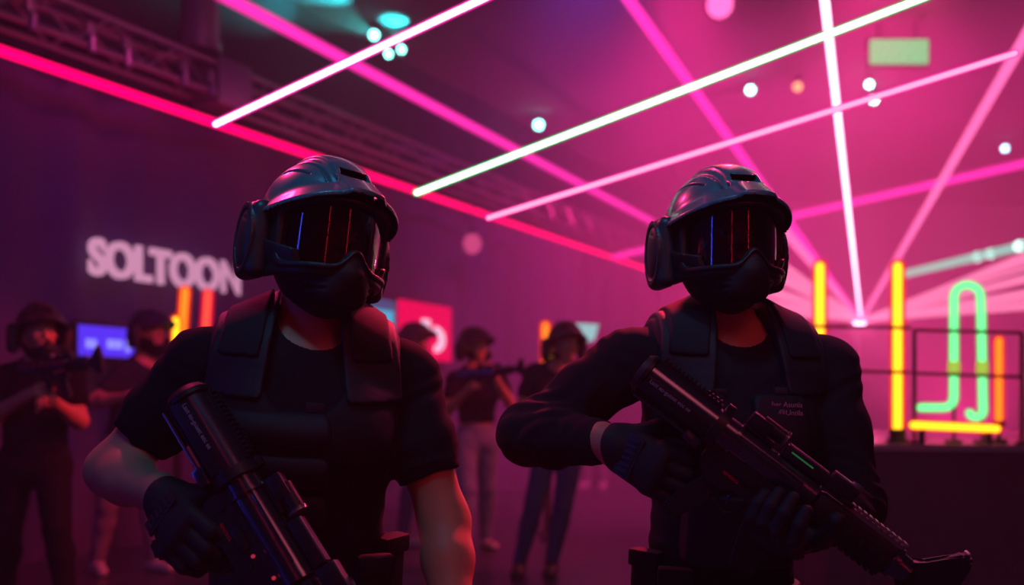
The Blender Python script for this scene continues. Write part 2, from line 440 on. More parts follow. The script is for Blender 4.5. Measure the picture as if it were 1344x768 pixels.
    lw = nt.nodes.new('ShaderNodeFresnel'); lw.inputs[0].default_value = 1.9
    mx = nt.nodes.new('ShaderNodeMixShader'); o = nt.nodes.new('ShaderNodeOutputMaterial')
    nt.links.new(lw.outputs[0], mx.inputs[0]); nt.links.new(t.outputs[0], mx.inputs[1]); nt.links.new(gl.outputs[0], mx.inputs[2]); nt.links.new(mx.outputs[0], o.inputs[0])
    me.materials.append(m); R['lens'] = me
    return R
HM = helmet_meshes()
def put_helmet(parent, rel, R, full=True, mask=True, M_over=None, label=None):
    e = bpy.data.objects.new('helmet', HM['shell'] if M_over is None else HM['shell'].copy()); COL.objects.link(e)
    if M_over: e.data.materials.clear(); e.data.materials.append(M_over)
    e.parent = parent; M = R.to_4x4(); M.translation = Vector(rel); e.matrix_local = M
    for n, k in [('ear_cup', 'cup'), ('ear_cup', 'cup2')]+([('chin_strap', 'strap')])+([('goggle_frame', 'goggle'), ('goggle_lens', 'lens')] if full else [])+([('face_mask', 'mask')] if mask else []):
        link(n, HM[k], None, e)
    return e
def eyes(parent, c, R, o):
    for s in (-1, 1):
        bm = bmesh.new(); bmesh.ops.create_uvsphere(bm, u_segments=20, v_segments=14, radius=.0125)
        for v in bm.verts: v.co = Vector((v.co.x, -v.co.z, v.co.y))
        me = bpy.data.meshes.new('eye'); 
        for f in bm.faces: f.material_index = 1 if f.calc_center_median().y < -.0108 else 0; f.smooth = True
        bm.to_mesh(me); bm.free(); me.materials.append(M_EYE); me.materials.append(M_IRIS)
        e = link('eye', me, None, parent); M = R.to_4x4(); M.translation = Vector(V3(c)+np.array(R)@V3([s*.033, -.074, .003])-o); e.matrix_local = M

def side_planes(J):
    s, u, f = tframe(J); O = J['upc']
    def loc(x, y, z):
        X, Y, Z = x-O[0], y-O[1], z-O[2]
        return X*s[0]+Y*s[1]+Z*s[2], X*f[0]+Y*f[1]+Z*f[2], X*u[0]+Y*u[1]+Z*u[2]
    return loc
def hem_cut(S, E, t):
    """keeps the side of the arm nearer the shoulder than fraction t"""
    d = unit(E-S); c = S+(E-S)*t
    return lambda x, y, z: (x-c[0])*d[0]+(y-c[1])*d[1]+(z-c[2])*d[2]
def neck_cut(J, r=.078, tilt=.35, drop=0):
    s, u, f = tframe(J); n = J['nb']+f*.03
    hc = J['hc']
    a = unit(u+f*tilt)
    def fn(x, y, z):
        X, Y, Z = x-n[0], y-n[1], z-n[2]
        h = X*a[0]+Y*a[1]+Z*a[2]; r2 = np.sqrt(np.maximum(X*X+Y*Y+Z*Z-h*h, 0))
        return np.maximum(r2-r, -h-.055-drop)
    return fn

def make_person(J, label, headR, h, body_h=None, shirt=('t_shirt', M_SHIRT), hem=.62, pants=M_PANTS, shoes=M_SHOE, w=1.0, armr=1.0,
                hands=None, group=None, hz=1.0, gloves=(), shirt_bot=None, wr=.003, boots='shoe', inf=.012, legr=1.0, hipinf=.014, face=True):
    org = V3([J['pel'][0], J['pel'][1], 0])
    root = empty('person', org, label, 'person', group)
    s, u, f = tframe(J); hc = J['hc']
    T = torso_prims(J, w); AL = arm_prims(J, 'L', armr); AR = arm_prims(J, 'R', armr)
    L = leg_prims(J, 'L', legr)+leg_prims(J, 'R', legr)
    sk = hc-np.array(headR)@V3([0, -.015, .06])
    N = [rc(J['nb']-u*.02, hc+np.array(headR)@V3([0, .02, -.05]), .066*w, .060*w, .02)]
    HP = head_prims(hc, headR)
    HD = []; tips = {}
    for k in 'LR':
        W = J['W'+k]; d, pn, sg, curl, th = hands[k]
        p, tip = hand_prims(W, V3(d), V3(pn), sg, curl, th, hz); HD.append(p); tips[k] = tip
    body = T+AL+AR+L+foot_prims(J, 'L')+foot_prims(J, 'R')+N+HP+HD[0]+HD[1]
    build('body', body, body_h or h, M_SKIN, root, org, post=head_post(hc, headR))
    if face: eyes(root, hc, headR, org)
    # shirt
    nc = neck_cut(J)
    bot = (J['pel'][2]-.02) if shirt_bot is None else shirt_bot
    sp = list(T)
    for k in 'LR':
        cut = hem_cut(J['S'+k], J['E'+k], hem) if hem <= 1 else hem_cut(J['E'+k], J['W'+k], hem-1)
        ap = arm_prims(J, k, armr, hem > 1)
        sp += cut_prims(ap, cut) if hem <= 1 else ap[:2]+cut_prims(ap[2:], cut)
    def post(x, y, z, D):
        D = D+wrinkle(x, y, z, wr, 1.0, J['pel'][0]*5)
        if h < .008:
            for k in 'LR':
                S, E, W = J['S'+k], J['E'+k], J['W'+k]
                for c0, ax_, wd, am, fq in ((E, unit(unit(E-S)+unit(W-E)), .13, .0042, 125), ((E+W)/2, unit(W-E), .08, .0025, 150), (S*.8+E*.2, unit(unit(E-S)+.6*unit(S-J['nb'])), .11, .003, 110)):
                    X, Y, Z = x-c0[0], y-c0[1], z-c0[2]
                    al = X*ax_[0]+Y*ax_[1]+Z*ax_[2]; d2 = X*X+Y*Y+Z*Z
                    D = D+am*np.exp(-d2/wd**2)*np.sin(fq*al+2.2*np.sin(23*(Z+.7*X)+1.3)+1.5*np.sin(37*(X-Z)))
            lz = z-(J['wai'][2]-.02)
            D = D+.0016*np.exp(-(lz/.10)**2)*np.sin(95*lz+2.5*np.sin(12*x+1)+1.5*np.sin(20*x+z*15))
        D = smax(D, -nc(x, y, z), .006)
        return smax(D, bot-z, .008)
    build(shirt[0], sp, h, shirt[1], root, org, inf=inf, post=post)
    # trousers
    top = J['pel'][2]+.09
    lp = [ec(J['pel']-u*.03, J['pel']+u*.10, s, (.158*w, .115*w), (.142*w, .108*w))]+L
    def postp(x, y, z, D):
        D = D+wrinkle(x, y, z, wr, 1.0, 2)
        return smax(smax(D, z-top, .008), .07-z, .006)
    build('trousers', lp, max(h, .007), pants, root, org, inf=hipinf, post=postp)
    for k in 'LR':
        fp = foot_prims(J, k)
        build(boots, fp, max(h, .006), shoes, root, org, inf=.010, post=lambda x, y, z, D: smax(smax(D, z-.13, .004), -(z-.002), .004))
    return root, org, dict(T=T, N=N, HD=HD, tips=tips)

# ---------------------------------------------------------------- the laser tag gun, along +X, top +Z, seen side -Y
M_TXT = mat('pale_lettering', (.42, .46, .6), .5); M_REDTXT = mat('red_lettering', (.7, .02, .06), .5)
M_PINKTOP = mat('bare_metal', (.30, .28, .31), .32, metal=.6)
M_GREENLENS = emi('green_indicator', (.1, 1, .35), .09); M_REDDOT = emi('red_indicator', (1, .05, .12), .35)
RX = Matrix.Rotation(PI/2, 3, 'X')
def make_gun():
    r = empty('laser_tag_gun')
    bm = bmesh.new(); tube(bm, (.008, 0, 0), (.185, 0, 0), .0385, seg=40); tube(bm, (.0, 0, 0), (.012, 0, 0), .034, .041, seg=40); o = bm_obj('barrel_housing', bm, M_GUNM, r)
    bm = bmesh.new(); tube(bm, (-.012, 0, 0), (.0, 0, 0), .036, .044, seg=40); tube(bm, (0, 0, 0), (.010, 0, 0), .044, .044, seg=40); tube(bm, (-.013, 0, 0), (-.012, 0, 0), .026, .028, seg=40); bm_obj('end_cap', bm, M_GUN, r)
    bm = bmesh.new(); box(bm, (.095, 0, .040), (.165, .022, .010), .002)
    for i in range(14): box(bm, (.022+i*.0112, 0, .048), (.006, .026, .008), .001)
    bm_obj('top_rail', bm, M_GUN, r)
    bm = bmesh.new(); box(bm, (.095, -.034, -.012), (.170, .010, .034), .003); box(bm, (.095, .034, -.012), (.170, .010, .034), .003); box(bm, (.095, 0, -.036), (.170, .040, .012), .004); bm_obj('side_cover', bm, M_GUN, r)
    bm = bmesh.new(); tube(bm, (.010, -.030, -.046), (.145, -.030, -.046), .0035, seg=10); bm_obj('guide_rod', bm, M_GUNM, r)
    bm = bmesh.new(); box(bm, (.166, -.028, -.046), (.040, .022, .022), .004); bm_obj('rod_block', bm, M_GUNM, r)
    bm = bmesh.new(); tube(bm, (.184, 0, 0), (.206, 0, 0), .047, seg=40); box(bm, (.195, 0, .048), (.020, .024, .018), .003); bm_obj('clamp_ring', bm, M_GUN, r)
    bm = bmesh.new(); tube(bm, (.2, 0, .002), (.235, 0, .002), .036, seg=32); tube(bm, (.235, 0, .002), (.242, 0, .002), .040, seg=32)
    tube(bm, (.242, 0, .002), (.44, 0, .002), .034, seg=32)
    for i in range(3):
        box(bm, (.32, -.026, .018-i*.014), (.17, .012, .005), .002)
    bm_obj('upper_receiver', bm, M_GUNM, r)
    bm = bmesh.new(); prism(bm, [(.205, -.012), (.44, -.012), (.455, -.035), (.45, -.075), (.40, -.085), (.385, -.078), (.30, -.078), (.285, -.100), (.235, -.100), (.205, -.07)], -.026, .026)
    bmesh.ops.bevel(bm, geom=list(bm.edges), offset=.004, segments=2, affect='EDGES'); box(bm, (.31, -.028, -.045), (.05, .006, .018), .002); tube(bm, (.365, -.030, -.055), (.365, -.024, -.055), .006, seg=14); tube(bm, (.235, -.030, -.045), (.235, -.024, -.045), .007, seg=14)
    bm_obj('lower_receiver', bm, M_GUN, r)
    bm = bmesh.new(); prism(bm, [(.235, -.092), (.285, -.092), (.268, -.150), (.245, -.205), (.205, -.200), (.215, -.150)], -.017, .017); bmesh.ops.bevel(bm, geom=list(bm.edges), offset=.006, segments=3, affect='EDGES'); bm_obj('grip', bm, M_GUN, r)
    bm = bmesh.new(); path_tube(bm, [(.285, 0, -.092), (.292, 0, -.125), (.32, 0, -.132), (.338, 0, -.118), (.342, 0, -.080)], .004); bm_obj('trigger_guard', bm, M_GUN, r)
    bm = bmesh.new(); path_tube(bm, [(.308, 0, -.078), (.306, 0, -.1), (.312, 0, -.115)], .004); bm_obj('trigger', bm, M_GUNM, r)
    bm = bmesh.new(); prism(bm, [(.350, -.075), (.415, -.075), (.428, -.13), (.452, -.20), (.395, -.212), (.368, -.14)], -.015, .015); bmesh.ops.bevel(bm, geom=list(bm.edges), offset=.004, segments=2, affect='EDGES')
    for i in range(4): box(bm, (.39+.004*i, -.0155, -.105-.022*i), (.05, .004, .006), .001)
    bm_obj('magazine', bm, M_GUN, r)
    # the sight with a ring lens and a second block
    bm = bmesh.new(); box(bm, (.275, 0, .042), (.07, .026, .010), .002); box(bm, (.262, 0, .060), (.052, .034, .030), .004); bm_obj('front_sight_block', bm, M_GUN, r)
    bm = bmesh.new(); tube(bm, (.262, 0, .066), (.318, 0, .066), .016, seg=20); bm_obj('sight_tube', bm, M_GUN, r)
    bm = bmesh.new(); bmesh.ops.create_cone(bm, cap_ends=False, segments=24, radius1=.0185, radius2=.0185, depth=.006, matrix=Matrix.Translation((.322, 0, .066)) @ Matrix.Rotation(PI/2, 4, 'Y')); tube(bm, (.318, 0, .066), (.321, 0, .066), .0185, seg=24); bm_obj('sight_ring', bm, M_PINKTOP, r)
    bm = bmesh.new(); box(bm, (.385, 0, .050), (.105, .030, .026), .003); bm_obj('laser_unit', bm, M_GUN, r)
    bm = bmesh.new(); box(bm, (.385, 0, .0645), (.100, .026, .004), .001); bm_obj('laser_unit_lid', bm, M_PINKTOP, r)
    bm = bmesh.new(); box(bm, (.375, -.0155, .054), (.055, .003, .003), .001); bm_obj('light_strip', bm, M_GREENLENS, r)
    bm = bmesh.new(); box(bm, (.475, 0, .055), (.066, .034, .038), .004); box(bm, (.50, 0, .040), (.03, .04, .01), .002); bm_obj('rear_sight_block', bm, M_GUN, r)
    bm = bmesh.new(); box(bm, (.472, 0, .0755), (.058, .028, .004), .001); bmesh.ops.create_cone(bm, cap_ends=False, segments=20, radius1=.012, radius2=.012, depth=.008, matrix=Matrix.Translation((.496, 0, .078))); bm_obj('rear_sight_lid', bm, M_PINKTOP, r)
    # hand guard
    bm = bmesh.new(); box(bm, (.545, 0, -.002), (.200, .060, .062), .014)
    for i in range(7):
        for s_ in (-1, 1): box(bm, (.468+i*.026, s_*.031, -.006), (.014, .006, .020), .002)
    box(bm, (.545, 0, -.036), (.19, .024, .012), .002)
    for i in range(12): box(bm, (.458+i*.0158, 0, -.044), (.008, .028, .006), .001)
    bm_obj('hand_guard', bm, M_GUN, r)
    bm = bmesh.new(); box(bm, (.575, 0, .034), (.150, .024, .010), .001)
    for i in range(10): box(bm, (.515+i*.0145, 0, .0425), (.0085, .030, .008), .001)
    bm_obj('guard_rail', bm, M_PINKTOP, r)
    bm = bmesh.new(); tube(bm, (.64, 0, .0), (.685, 0, .0), .030, .027, seg=28); tube(bm, (.645, 0, 0), (.655, 0, 0), .0345, seg=28); bm_obj('muzzle_collar', bm, M_GUNM, r)
    bm = bmesh.new(); prism(bm, [(.665, .020), (.700, .036), (.722, .062), (.742, .098), (.760, .104), (.772, .086), (.778, .040), (.782, -.03), (.775, -.075), (.735, -.07), (.70, -.04), (.665, -.022)], -.017, .017)
    bmesh.ops.bevel(bm, geom=list(bm.edges), offset=.005, segments=2, affect='EDGES'); bm_obj('front_fin', bm, M_GUN, r)
    bm = bmesh.new()
    for i in range(3): box(bm, (.750+i*.007, 0, .103-.006*i), (.004, .034, .006), .001, Matrix.Rotation(.6, 3, 'Y'))
    bm_obj('fin_pad', bm, M_PINKTOP, r)
    for (px_, pz_) in ((.352, -.020), (.410, -.008)):
        bm = bmesh.new(); bmesh.ops.create_uvsphere(bm, u_segments=12, v_segments=8, radius=.004, matrix=Matrix.Translation((px_, -.0275, pz_-.02))); bm_obj('indicator_light', bm, M_REDDOT, r)
    t = text_obj('lettering', 'Laot eo-guaest eoc ee', .0125, M_TXT, r, (.022, -.0394, -.006), RX, xs=.95)
    t2 = text_obj('model_lettering', 'RENODCL', .0085, M_REDTXT, r, (.262, -.0264, -.064), RX, bold=.0002)
    return r
def place(o, origin, X, up, sc3=(1, 1, 1)):
    X = Vector(unit(X)); Z = Vector(up); Z = (Z-X*Z.dot(X)).normalized(); Y = Z.cross(X)
    M = Matrix((X, Y, Z)).transposed().to_4x4(); M.translation = Vector(origin); o.matrix_world = M; o.scale = sc3
GUN = make_gun()
def drop_strip(o):
    for c in list(o.children):
        if c.name.startswith('light_strip'): bpy.data.objects.remove(c)

# ================================================================== the two players in front
def J_px(d):
    J = {}
    for k, v in d.items(): J[k] = P(*v)
    return J
def hoist(A, K, H): return A
# ---- player 1 (short sleeves)
J1 = J_px(dict(hc=(424, 315, 2.07), nb=(412, 452, 2.13), upc=(402, 492, 2.13), che=(400, 575, 2.12), wai=(397, 690, 2.16), pel=(394, 765, 2.20),
               SR=(268, 484, 2.10), SL=(526, 498, 2.18), ER=(148, 618, 2.12), WR=(214, 652, 1.93), EL=(583, 684, 2.16), WL=(598, 845, 2.0)))
def legs(J, dx=.11, kb=.10, yaw=0, spread=.16, back=0):
    s, u, f = tframe(J); p = J['pel']; s2 = unit(V3([s[0], s[1], 0])); f2 = unit(V3([f[0], f[1], 0]))
    for k, sg in (('L', 1), ('R', -1)):
        J['H'+k] = p+s2*sg*.09-V3([0, 0, .04])
        st = back*sg
        A = V3([p[0], p[1], 0])+s2*sg*spread+f2*st; A[2] = .085; J['A'+k] = A
        K = (J['H'+k]+A)/2+f2*kb; K[2] = .085+(J['H'+k][2]-.085)*.53; J['K'+k] = K
        T = A+f2*.15+s2*sg*.03; T[2] = .03; J['T'+k] = T
    return J
legs(J1, kb=.13, spread=.2, back=.12)
g1o, g1e = P(248, 522, 1.90), P(396, 768, 1.82)
gun1 = GUN; place(gun1, g1o, g1e-g1o, (.83, -.05, .5), (.95, 1.02, 1.02))
tag(gun1, 'black laser tag gun held by the short-sleeved player, fore end cut off at the frame', 'gun', 'laser tag guns')
gun1.name = 'laser_tag_gun'
def gp(o, v): return np.array(o.matrix_world @ Vector(v))
bpy.context.view_layer.update()
hR1 = head_R(math.radians(37), math.radians(4), math.radians(9))
W = J1['WR']; Gp = gp(gun1, (.25, -.028, -.135)); dR = unit(Gp-W)
f1 = gp(gun1, (.60, .0, -.035)); dL1 = unit(f1-J1['WL'])
hands1 = {'R': (dR, (.15, .98, .1), 1, (.45, .75, .6), .5), 'L': (dL1, (-.2, -.1, 1), -1, (.5, .8, .6), .3)}
p1, o1, x1 = make_person(J1, 'masked player in black helmet, t-shirt and vest with bare forearms, beside the wall lettering', hR1, .005, hands=hands1, hz=1.34, inf=.013, armr=1.16, w=1.12, hem=.64, wr=.0028)

# ---- player 2 (long sleeves)
J2 = J_px(dict(hc=(949, 318, 2.25), nb=(953, 452, 2.31), upc=(955, 492, 2.31), che=(958, 580, 2.30), wai=(948, 700, 2.33), pel=(942, 785, 2.36),
               SR=(826, 478, 2.27), SL=(1080, 486, 2.34), ER=(692, 570, 2.22), WR=(800, 582, 2.06), EL=(1122, 664, 2.24), WL=(1050, 740, 2.02)))
legs(J2, kb=.10, spread=.18, back=-.1)
g2o, g2e = P(846, 489, 1.98), P(1186, 748, 1.90)
gun2 = copy_tree(GUN); drop_strip(GUN); place(gun2, g2o, g2e-g2o, (.60, -.22, .78), (.92, .95, .95))
tag(gun2, 'black laser tag gun with pink-lit rail held by the long-sleeved player', 'gun', 'laser tag guns')
bpy.context.view_layer.update()
hR2 = head_R(math.radians(13), math.radians(1), math.radians(1))
W = J2['WR']; dR2 = unit(gp(gun2, (.25, -.028, -.125))-W)
f2_ = gp(gun2, (.43, .01, -.075)); dL2 = unit(V3([-.55, -.75, .0])); J2['WL'] = f2_-dL2*.075-V3([.0, 0, 1])*.03
hands2 = {'R': (dR2, (.1, 1, .15), 1, (.45, .75, .6), .5), 'L': (dL2, (.45, -.1, 1), -1, (.55, .75, .55), .3)}
p2, o2, x2 = make_person(J2, 'masked player in black helmet, long-sleeved shirt and vest, in front of the yellow neon stage', hR2, .005, hands=hands2, hz=1.34, inf=.013, armr=1.08, w=1.10, hem=1.88, shirt=('long_sleeve_shirt', M_LONG), wr=.0032)

def gear(J, root, org, x, headR, which):
    loc = side_planes(J); s, u, f = tframe(J); Rt = Matrix((Vector(s), Vector(-f), Vector(u))).transposed()
    # vest
    bot = J['pel'][2]+.02
    nbl = J['nb']+f*.05
    cL, cR = J['SL']+s*.062-u*.045, J['SR']-s*.062-u*.045
    def vest(x_, y_, z_, D):
        D = D+wrinkle(x_, y_, z_, .0018, .7, 3)
        a, b, c = loc(x_, y_, z_)
        hole = np.maximum(np.sqrt((a/.088)**2+(np.minimum(c+.005, 0)/.075)**2+0*b)-1, 0*c)*.08
        nk = np.sqrt(a*a/.098**2+(np.maximum(.06-c, 0)/.13)**2)-1; D = smax(D, -nk*.08, .01)
        arm = np.abs(a)-.196+0*c; arm = np.maximum(arm, -c-.16); D = smax(D, arm, .02)
        for cc in (cL, cR):
            sp = np.sqrt((x_-cc[0])**2+(y_-cc[1])**2+(z_-cc[2])**2)-.088; D = smax(D, -sp, .015)
        return smax(D, bot-z_, .006)
    build('vest', x['T'], .006, M_VEST, root, org, inf=.030, post=vest)
    v = [c for c in root.children if c.name.startswith('vest')][-1]
    def sub(name, m, fn, inf, h=.005, prims=None):
        def post(x_, y_, z_, D):
            a, b, c = loc(x_, y_, z_); return smax(D, fn(a, b, c), .005)
        return build(name, prims or x['T'], h, m, v, (0, 0, 0) if False else org, inf=inf, post=post)
    def bx(a0, a1, c0, c1, b0=-9, r=.01, sl=0):
        def fn(a, b, c):
            A = np.abs(a-(a0+a1)/2-sl*c)-(a1-a0)/2+r; C = np.abs(c-(c0+c1)/2)-(c1-c0)/2+r
            d = np.sqrt(np.maximum(A, 0)**2+np.maximum(C, 0)**2)+np.minimum(np.maximum(A, C), 0)-r
            return np.maximum(d, b0-b)
        return fn
    for sg in (-1, 1):
        a0, a1 = sorted((sg*.080, sg*.198))
        sub('shoulder_strap', M_VEST2, bx(a0, a1, -.035, .30, sl=-.12*sg), .040)
        a0, a1 = sorted((sg*.10, sg*.185))
        sub('strap_pad', M_VEST, bx(a0, a1, .045, .30, -9, sl=-.15*sg), .047)
    if which == 1:
        for i, c0 in enumerate((-.128, -.212, -.296)):
            def roll(a, b, c, c0=c0): return np.maximum(bx(-.17, .055, c0, c0+.072, 0)(a, b, c), 0*b-9)
            def post(x_, y_, z_, D, c0=c0):
                a, b, c = loc(x_, y_, z_); k = 1-((c-c0-.036)/.036)**2
                return smax(D-.014*np.clip(k, 0, 1), bx(-.17, .055, c0, c0+.072, 0, .02)(a, b, c), .008)
            build('front_pouch', x['T'], .005, M_VEST2, v, org, inf=.032, post=post)
        clips = [(-.145, -.030, .040, .012), (.022, -.046, .036, .020)]
    else:
        sub('chest_panel', M_VEST2, bx(.0, .125, -.215, -.035, 0, .015), .037)
        sub('front_pouch', M_VEST2, bx(-.13, .12, -.42, -.26, 0, .02), .050)
        clips = [(.070, -.026, .034, .014), (-.075, -.03, .040, .010)]
    for a, c, w_, h_ in clips:
        # rest the clip on the vest's front
        best = .16
        for bb in np.arange(.22, .02, -.002):
            p = J['upc']+s*a+f*bb+u*c
            d = min(float(q.fn(*[np.array(t) for t in p])) for q in x['T'])-.034
            if d < 0: best = bb; break
        bm = bmesh.new(); box(bm, (0, 0, 0), (w_, .008, h_), .002); box(bm, (0, .003, -h_*.9), (w_*1.15, .004, .006), .001)
        o = bm_obj('buckle', bm, M_CLIP, v); M = Rt.to_4x4(); M.translation = Vector(J['upc']+s*a+f*(best+.002)+u*c-org); o.matrix_local = M
    # belt and hip pouch
    bl = [ec(J['pel']+u*.02, J['pel']+u*.06, s, (.168, .13), (.165, .128))]
    build('belt', bl, .006, M_VEST2, root, org, inf=.028, post=lambda a, b, c, D: smax(D, np.abs(c-J['pel'][2]-.02)-.024, .005))
    sd = 1 if which == 1 else -1
    for q, (aa, cc) in enumerate(((sd*.15, .03), (sd*.185, .05))):
        bm = bmesh.new(); box(bm, (0, 0, 0), (.075, .045, .15), .012); box(bm, (0, -.012, .058), (.080, .040, .04), .008)
        o = bm_obj('hip_pouch', bm, M_VEST, root); M = (Rt @ Matrix.Rotation(sd*(.3+.5*q), 3, 'Z')).to_4x4()
        M.translation = Vector(J['pel']+s*aa+f*(.13-.09*q)+u*(cc+.0)-org); o.matrix_local = M
    # gloves
    for k, hd, sg in (('R', x['HD'][1], 1), ('L', x['HD'][0], 1)):
        W = J['W'+k]; E = J['E'+k]; d = unit(E-W); tip = x['tips'][k]
        cut0 = W-d*.008
        def post(x_, y_, z_, D):
            D = smax(D, (x_-cut0[0])*d[0]+(y_-cut0[1])*d[1]+(z_-cut0[2])*d[2], .003)
            if which == 1 and k == 'R':
                D = smax(D, -(np.sqrt((x_-tip[0])**2+(y_-tip[1])**2+(z_-tip[2])**2)-.016), .002)
            return D
        g = build('glove', hd+[rc(W-d*.005, W+d*.06, .033, .036)], .003, M_GLOVE, root, org, inf=.0032, post=post)
        # knuckle guard ribs on the back of the hand
        dd, pn, _, cu, _ = (hands1 if which == 1 else hands2)[k]; dd = unit(dd); pn = unit(V3(pn)-dd*(V3(pn)@dd)); th = np.cross(dd, pn)*(1 if k == 'R' else -1)
        bm = bmesh.new(); c0 = W+dd*.062-pn*.0265
        RR = Matrix((Vector(dd), Vector(th), Vector(np.cross(dd, th)))).transposed()
        for i in range(6): box(bm, Vector(c0+th*(.034-.0132*i)-org), (.026, .0075, .0085), .002, RR)
        box(bm, Vector(c0+pn*.002-org), (.038, .090, .006), .002, RR)
        bm_obj('knuckle_guard', bm, M_GLOVER, g)
        bm = bmesh.new(); pts = []
        ax_ = unit(d); a1 = unit(np.cross(ax_, V3([0, 0, 1]))); a2 = np.cross(ax_, a1); cc = W-d*.010
        path_tube(bm, [cc-org+a1*math.cos(t)*.0375+a2*math.sin(t)*.0375 for t in np.linspace(0, 2*PI, 33)], .0038, 8, False); bm_obj('cuff', bm, M_GLOVER, g)
    put_helmet(root, J['hc']-org+np.array(headR)@V3([0, 0, .004]), headR)
gear(J1, p1, o1, x1, hR1, 1)
gear(J2, p2, o2, x2, hR2, 2)
# collar rings of the shirts
for J, root, org, m in ((J1, p1, o1, M_SHIRT), (J2, p2, o2, M_LONG)):
    s, u, f = tframe(J); n = J['nb']+f*.03; a = unit(u+f*.35)
    T = torso_prims(J, 1.07)
    def post(x_, y_, z_, D, n=n, a=a):
        X, Y, Z = x_-n[0], y_-n[1], z_-n[2]; h = X*a[0]+Y*a[1]+Z*a[2]; r2 = np.sqrt(np.maximum(X*X+Y*Y+Z*Z-h*h, 0))
        return smax(smax(D, np.abs(r2-.085)-.0085, .003), -h-.06, .003)
    build('collar', T, .0034, m, root, org, inf=.0165, post=post)
# vest lettering on player 2
s, u, f = tframe(J2); Rt = Matrix((Vector(s), Vector(-f), Vector(u))).transposed()
v2 = [c for c in p2.children if c.name.startswith('vest')][0]
M_PATCH = mat('pink_stitching', (.75, .3, .5), .6)
def front_b(J, a, c, inf, T):
    s, u, f = tframe(J)
    for bb in np.arange(.24, .02, -.001):
        p = J['upc']+s*a+f*bb+u*c
        if min(float(q.fn(*[np.array(t) for t in p])) for q in T) < inf: return bb
    return .15
bb = front_b(J2, .07, -.13, .037, x2['T'])
M = (Rt @ Matrix.Rotation(PI/2, 3, 'X') @ Matrix.Rotation(0, 3, 'Y'))
for i, (tx, xx, zz) in enumerate((('bar Asun\u00efa', .037, -.060), ('@Untila', .050, -.077))):
    bb = max(front_b(J2, q_, zz+z_, .038, x2['T']) for q_ in (.035, .05, .065, .08, .10) for z_ in (0, .012))
    o = text_obj('vest_lettering', tx, .0165, M_PATCH, v2, (0, 0, 0), Matrix.Identity(3), extrude=.0005)
    MM = M.to_4x4(); MM.translation = Vector(J2['upc']+s*xx+f*(bb+.008)+u*zz-o2); o.matrix_local = MM

# ================================================================== players in the back
def bgJ(pel, Y, scale=1.0, yaw=0.0, over=None, lean=0):
    """standing figure facing -Y turned by yaw; over = joints given where they are seen"""
    L = dict(pel=(0, 0, .95), wai=(0, -.01, 1.08), che=(0, -.02, 1.27), upc=(0, -.01, 1.39), nb=(0, .0, 1.46), hc=(0, -.02, 1.62),
             SR=(-.185, 0, 1.42), SL=(.185, 0, 1.42), ER=(-.27, -.06, 1.16), EL=(.27, -.06, 1.16), WR=(-.22, -.26, 1.10), WL=(.22, -.26, 1.10),
             HR=(-.09, 0, .92), HL=(.09, 0, .92), KR=(-.12, -.03, .50), KL=(.12, -.03, .50), AR=(-.14, .03, .085), AL=(.14, .03, .085))
    for k in 'LR': L['T'+k] = (L['A'+k][0]*1.2, L['A'+k][1]-.17, .03)
    c, s = math.cos(yaw), math.sin(yaw); J = {}
    for k, (a, b, z) in L.items():
        b -= lean*max(0, z-.9)
        J[k] = V3([pel[0]+(a*c-b*s)*scale, Y+(a*s+b*c)*scale, z*scale])
    for k, v in (over or {}).items(): J[k] = P(*v) if len(v) == 3 else V3([*v[:3]])
    return J
def bg_hands(J, k, tgt, curl=(.5, .7, .5)):
    d = unit(J['W'+k]-J['E'+k]) if tgt is None else unit(V3(tgt)-J['W'+k])
    return (d, (.1, .7, -.4), 1 if k == 'R' else -1, curl, .4)
HB = .0105
def bg_person(label, J, hyaw, **kw):
    hR = head_R(math.radians(hyaw), kw.pop('pitch', 0), 0)
    hn = {k: bg_hands(J, k, None) for k in 'LR'}
    helm = kw.pop('helmet', (True, True)); cap = kw.pop('cap', None)
    r, o, x = make_person(J, label, hR, HB, body_h=.009, hands=hn, group='players at the back', wr=.003, **kw)
    if helm: put_helmet(r, J['hc']-o, hR, full=helm[0], mask=helm[1], M_over=M_BGSHELL)
    return r, o, x
def xpos(px, Y): return ((px-CX)/F*Y, Y)
# far left, aiming to the right
Y = 5.4; Ja = bgJ(xpos(48, Y), Y, 1.0, math.radians(15), dict(hc=(54, 437, Y), nb=(50, 486, Y), upc=(50, 505, Y), che=(48, 535, Y), wai=(46, 570, Y), pel=(46, 600, Y+.03),
     SR=(8, 497, Y-.03), SL=(94, 499, Y+.03), ER=(-26, 556, Y-.12), WR=(34, 520, Y-.28), EL=(104, 552, Y-.02), WL=(74, 530, Y-.24)))
legs(Ja, kb=.05, spread=.2, back=.15)
bg_person('helmeted player in black with bare arms aiming a gun at the left edge', Ja, 38, helmet=(False, True), w=1.05)
ga = copy_tree(GUN); place(ga, P(28, 486, 5.12), P(140, 474, 5.0)-P(28, 486, 5.12), (0, -.1, 1)); ga.scale = (.62, .8, .8)
tag(ga, 'black laser tag gun held level by the player at the left edge', 'gun', 'laser tag guns')
# second left, in profile
Y = 6.9; Jb = bgJ(xpos(168, Y), Y, 1.0, math.radians(45), dict(hc=(198, 437, Y), nb=(190, 478, Y+.02), upc=(186, 492, Y), che=(180, 522, Y), wai=(172, 560, Y), pel=(166, 588, Y),
     SR=(158, 494, Y-.12), SL=(216, 492, Y+.1), ER=(124, 528, Y-.25), WR=(170, 520, Y-.42), EL=(236, 530, Y-.05), WL=(205, 515, Y-.3)))
legs(Jb, kb=.03, spread=.16, back=.10)
bg_person('masked player in dark teal t-shirt looking right, under the wall lettering', Jb, 72, helmet=(False, True), shirt=('t_shirt', M_TEAL), pants=M_KHAKI)
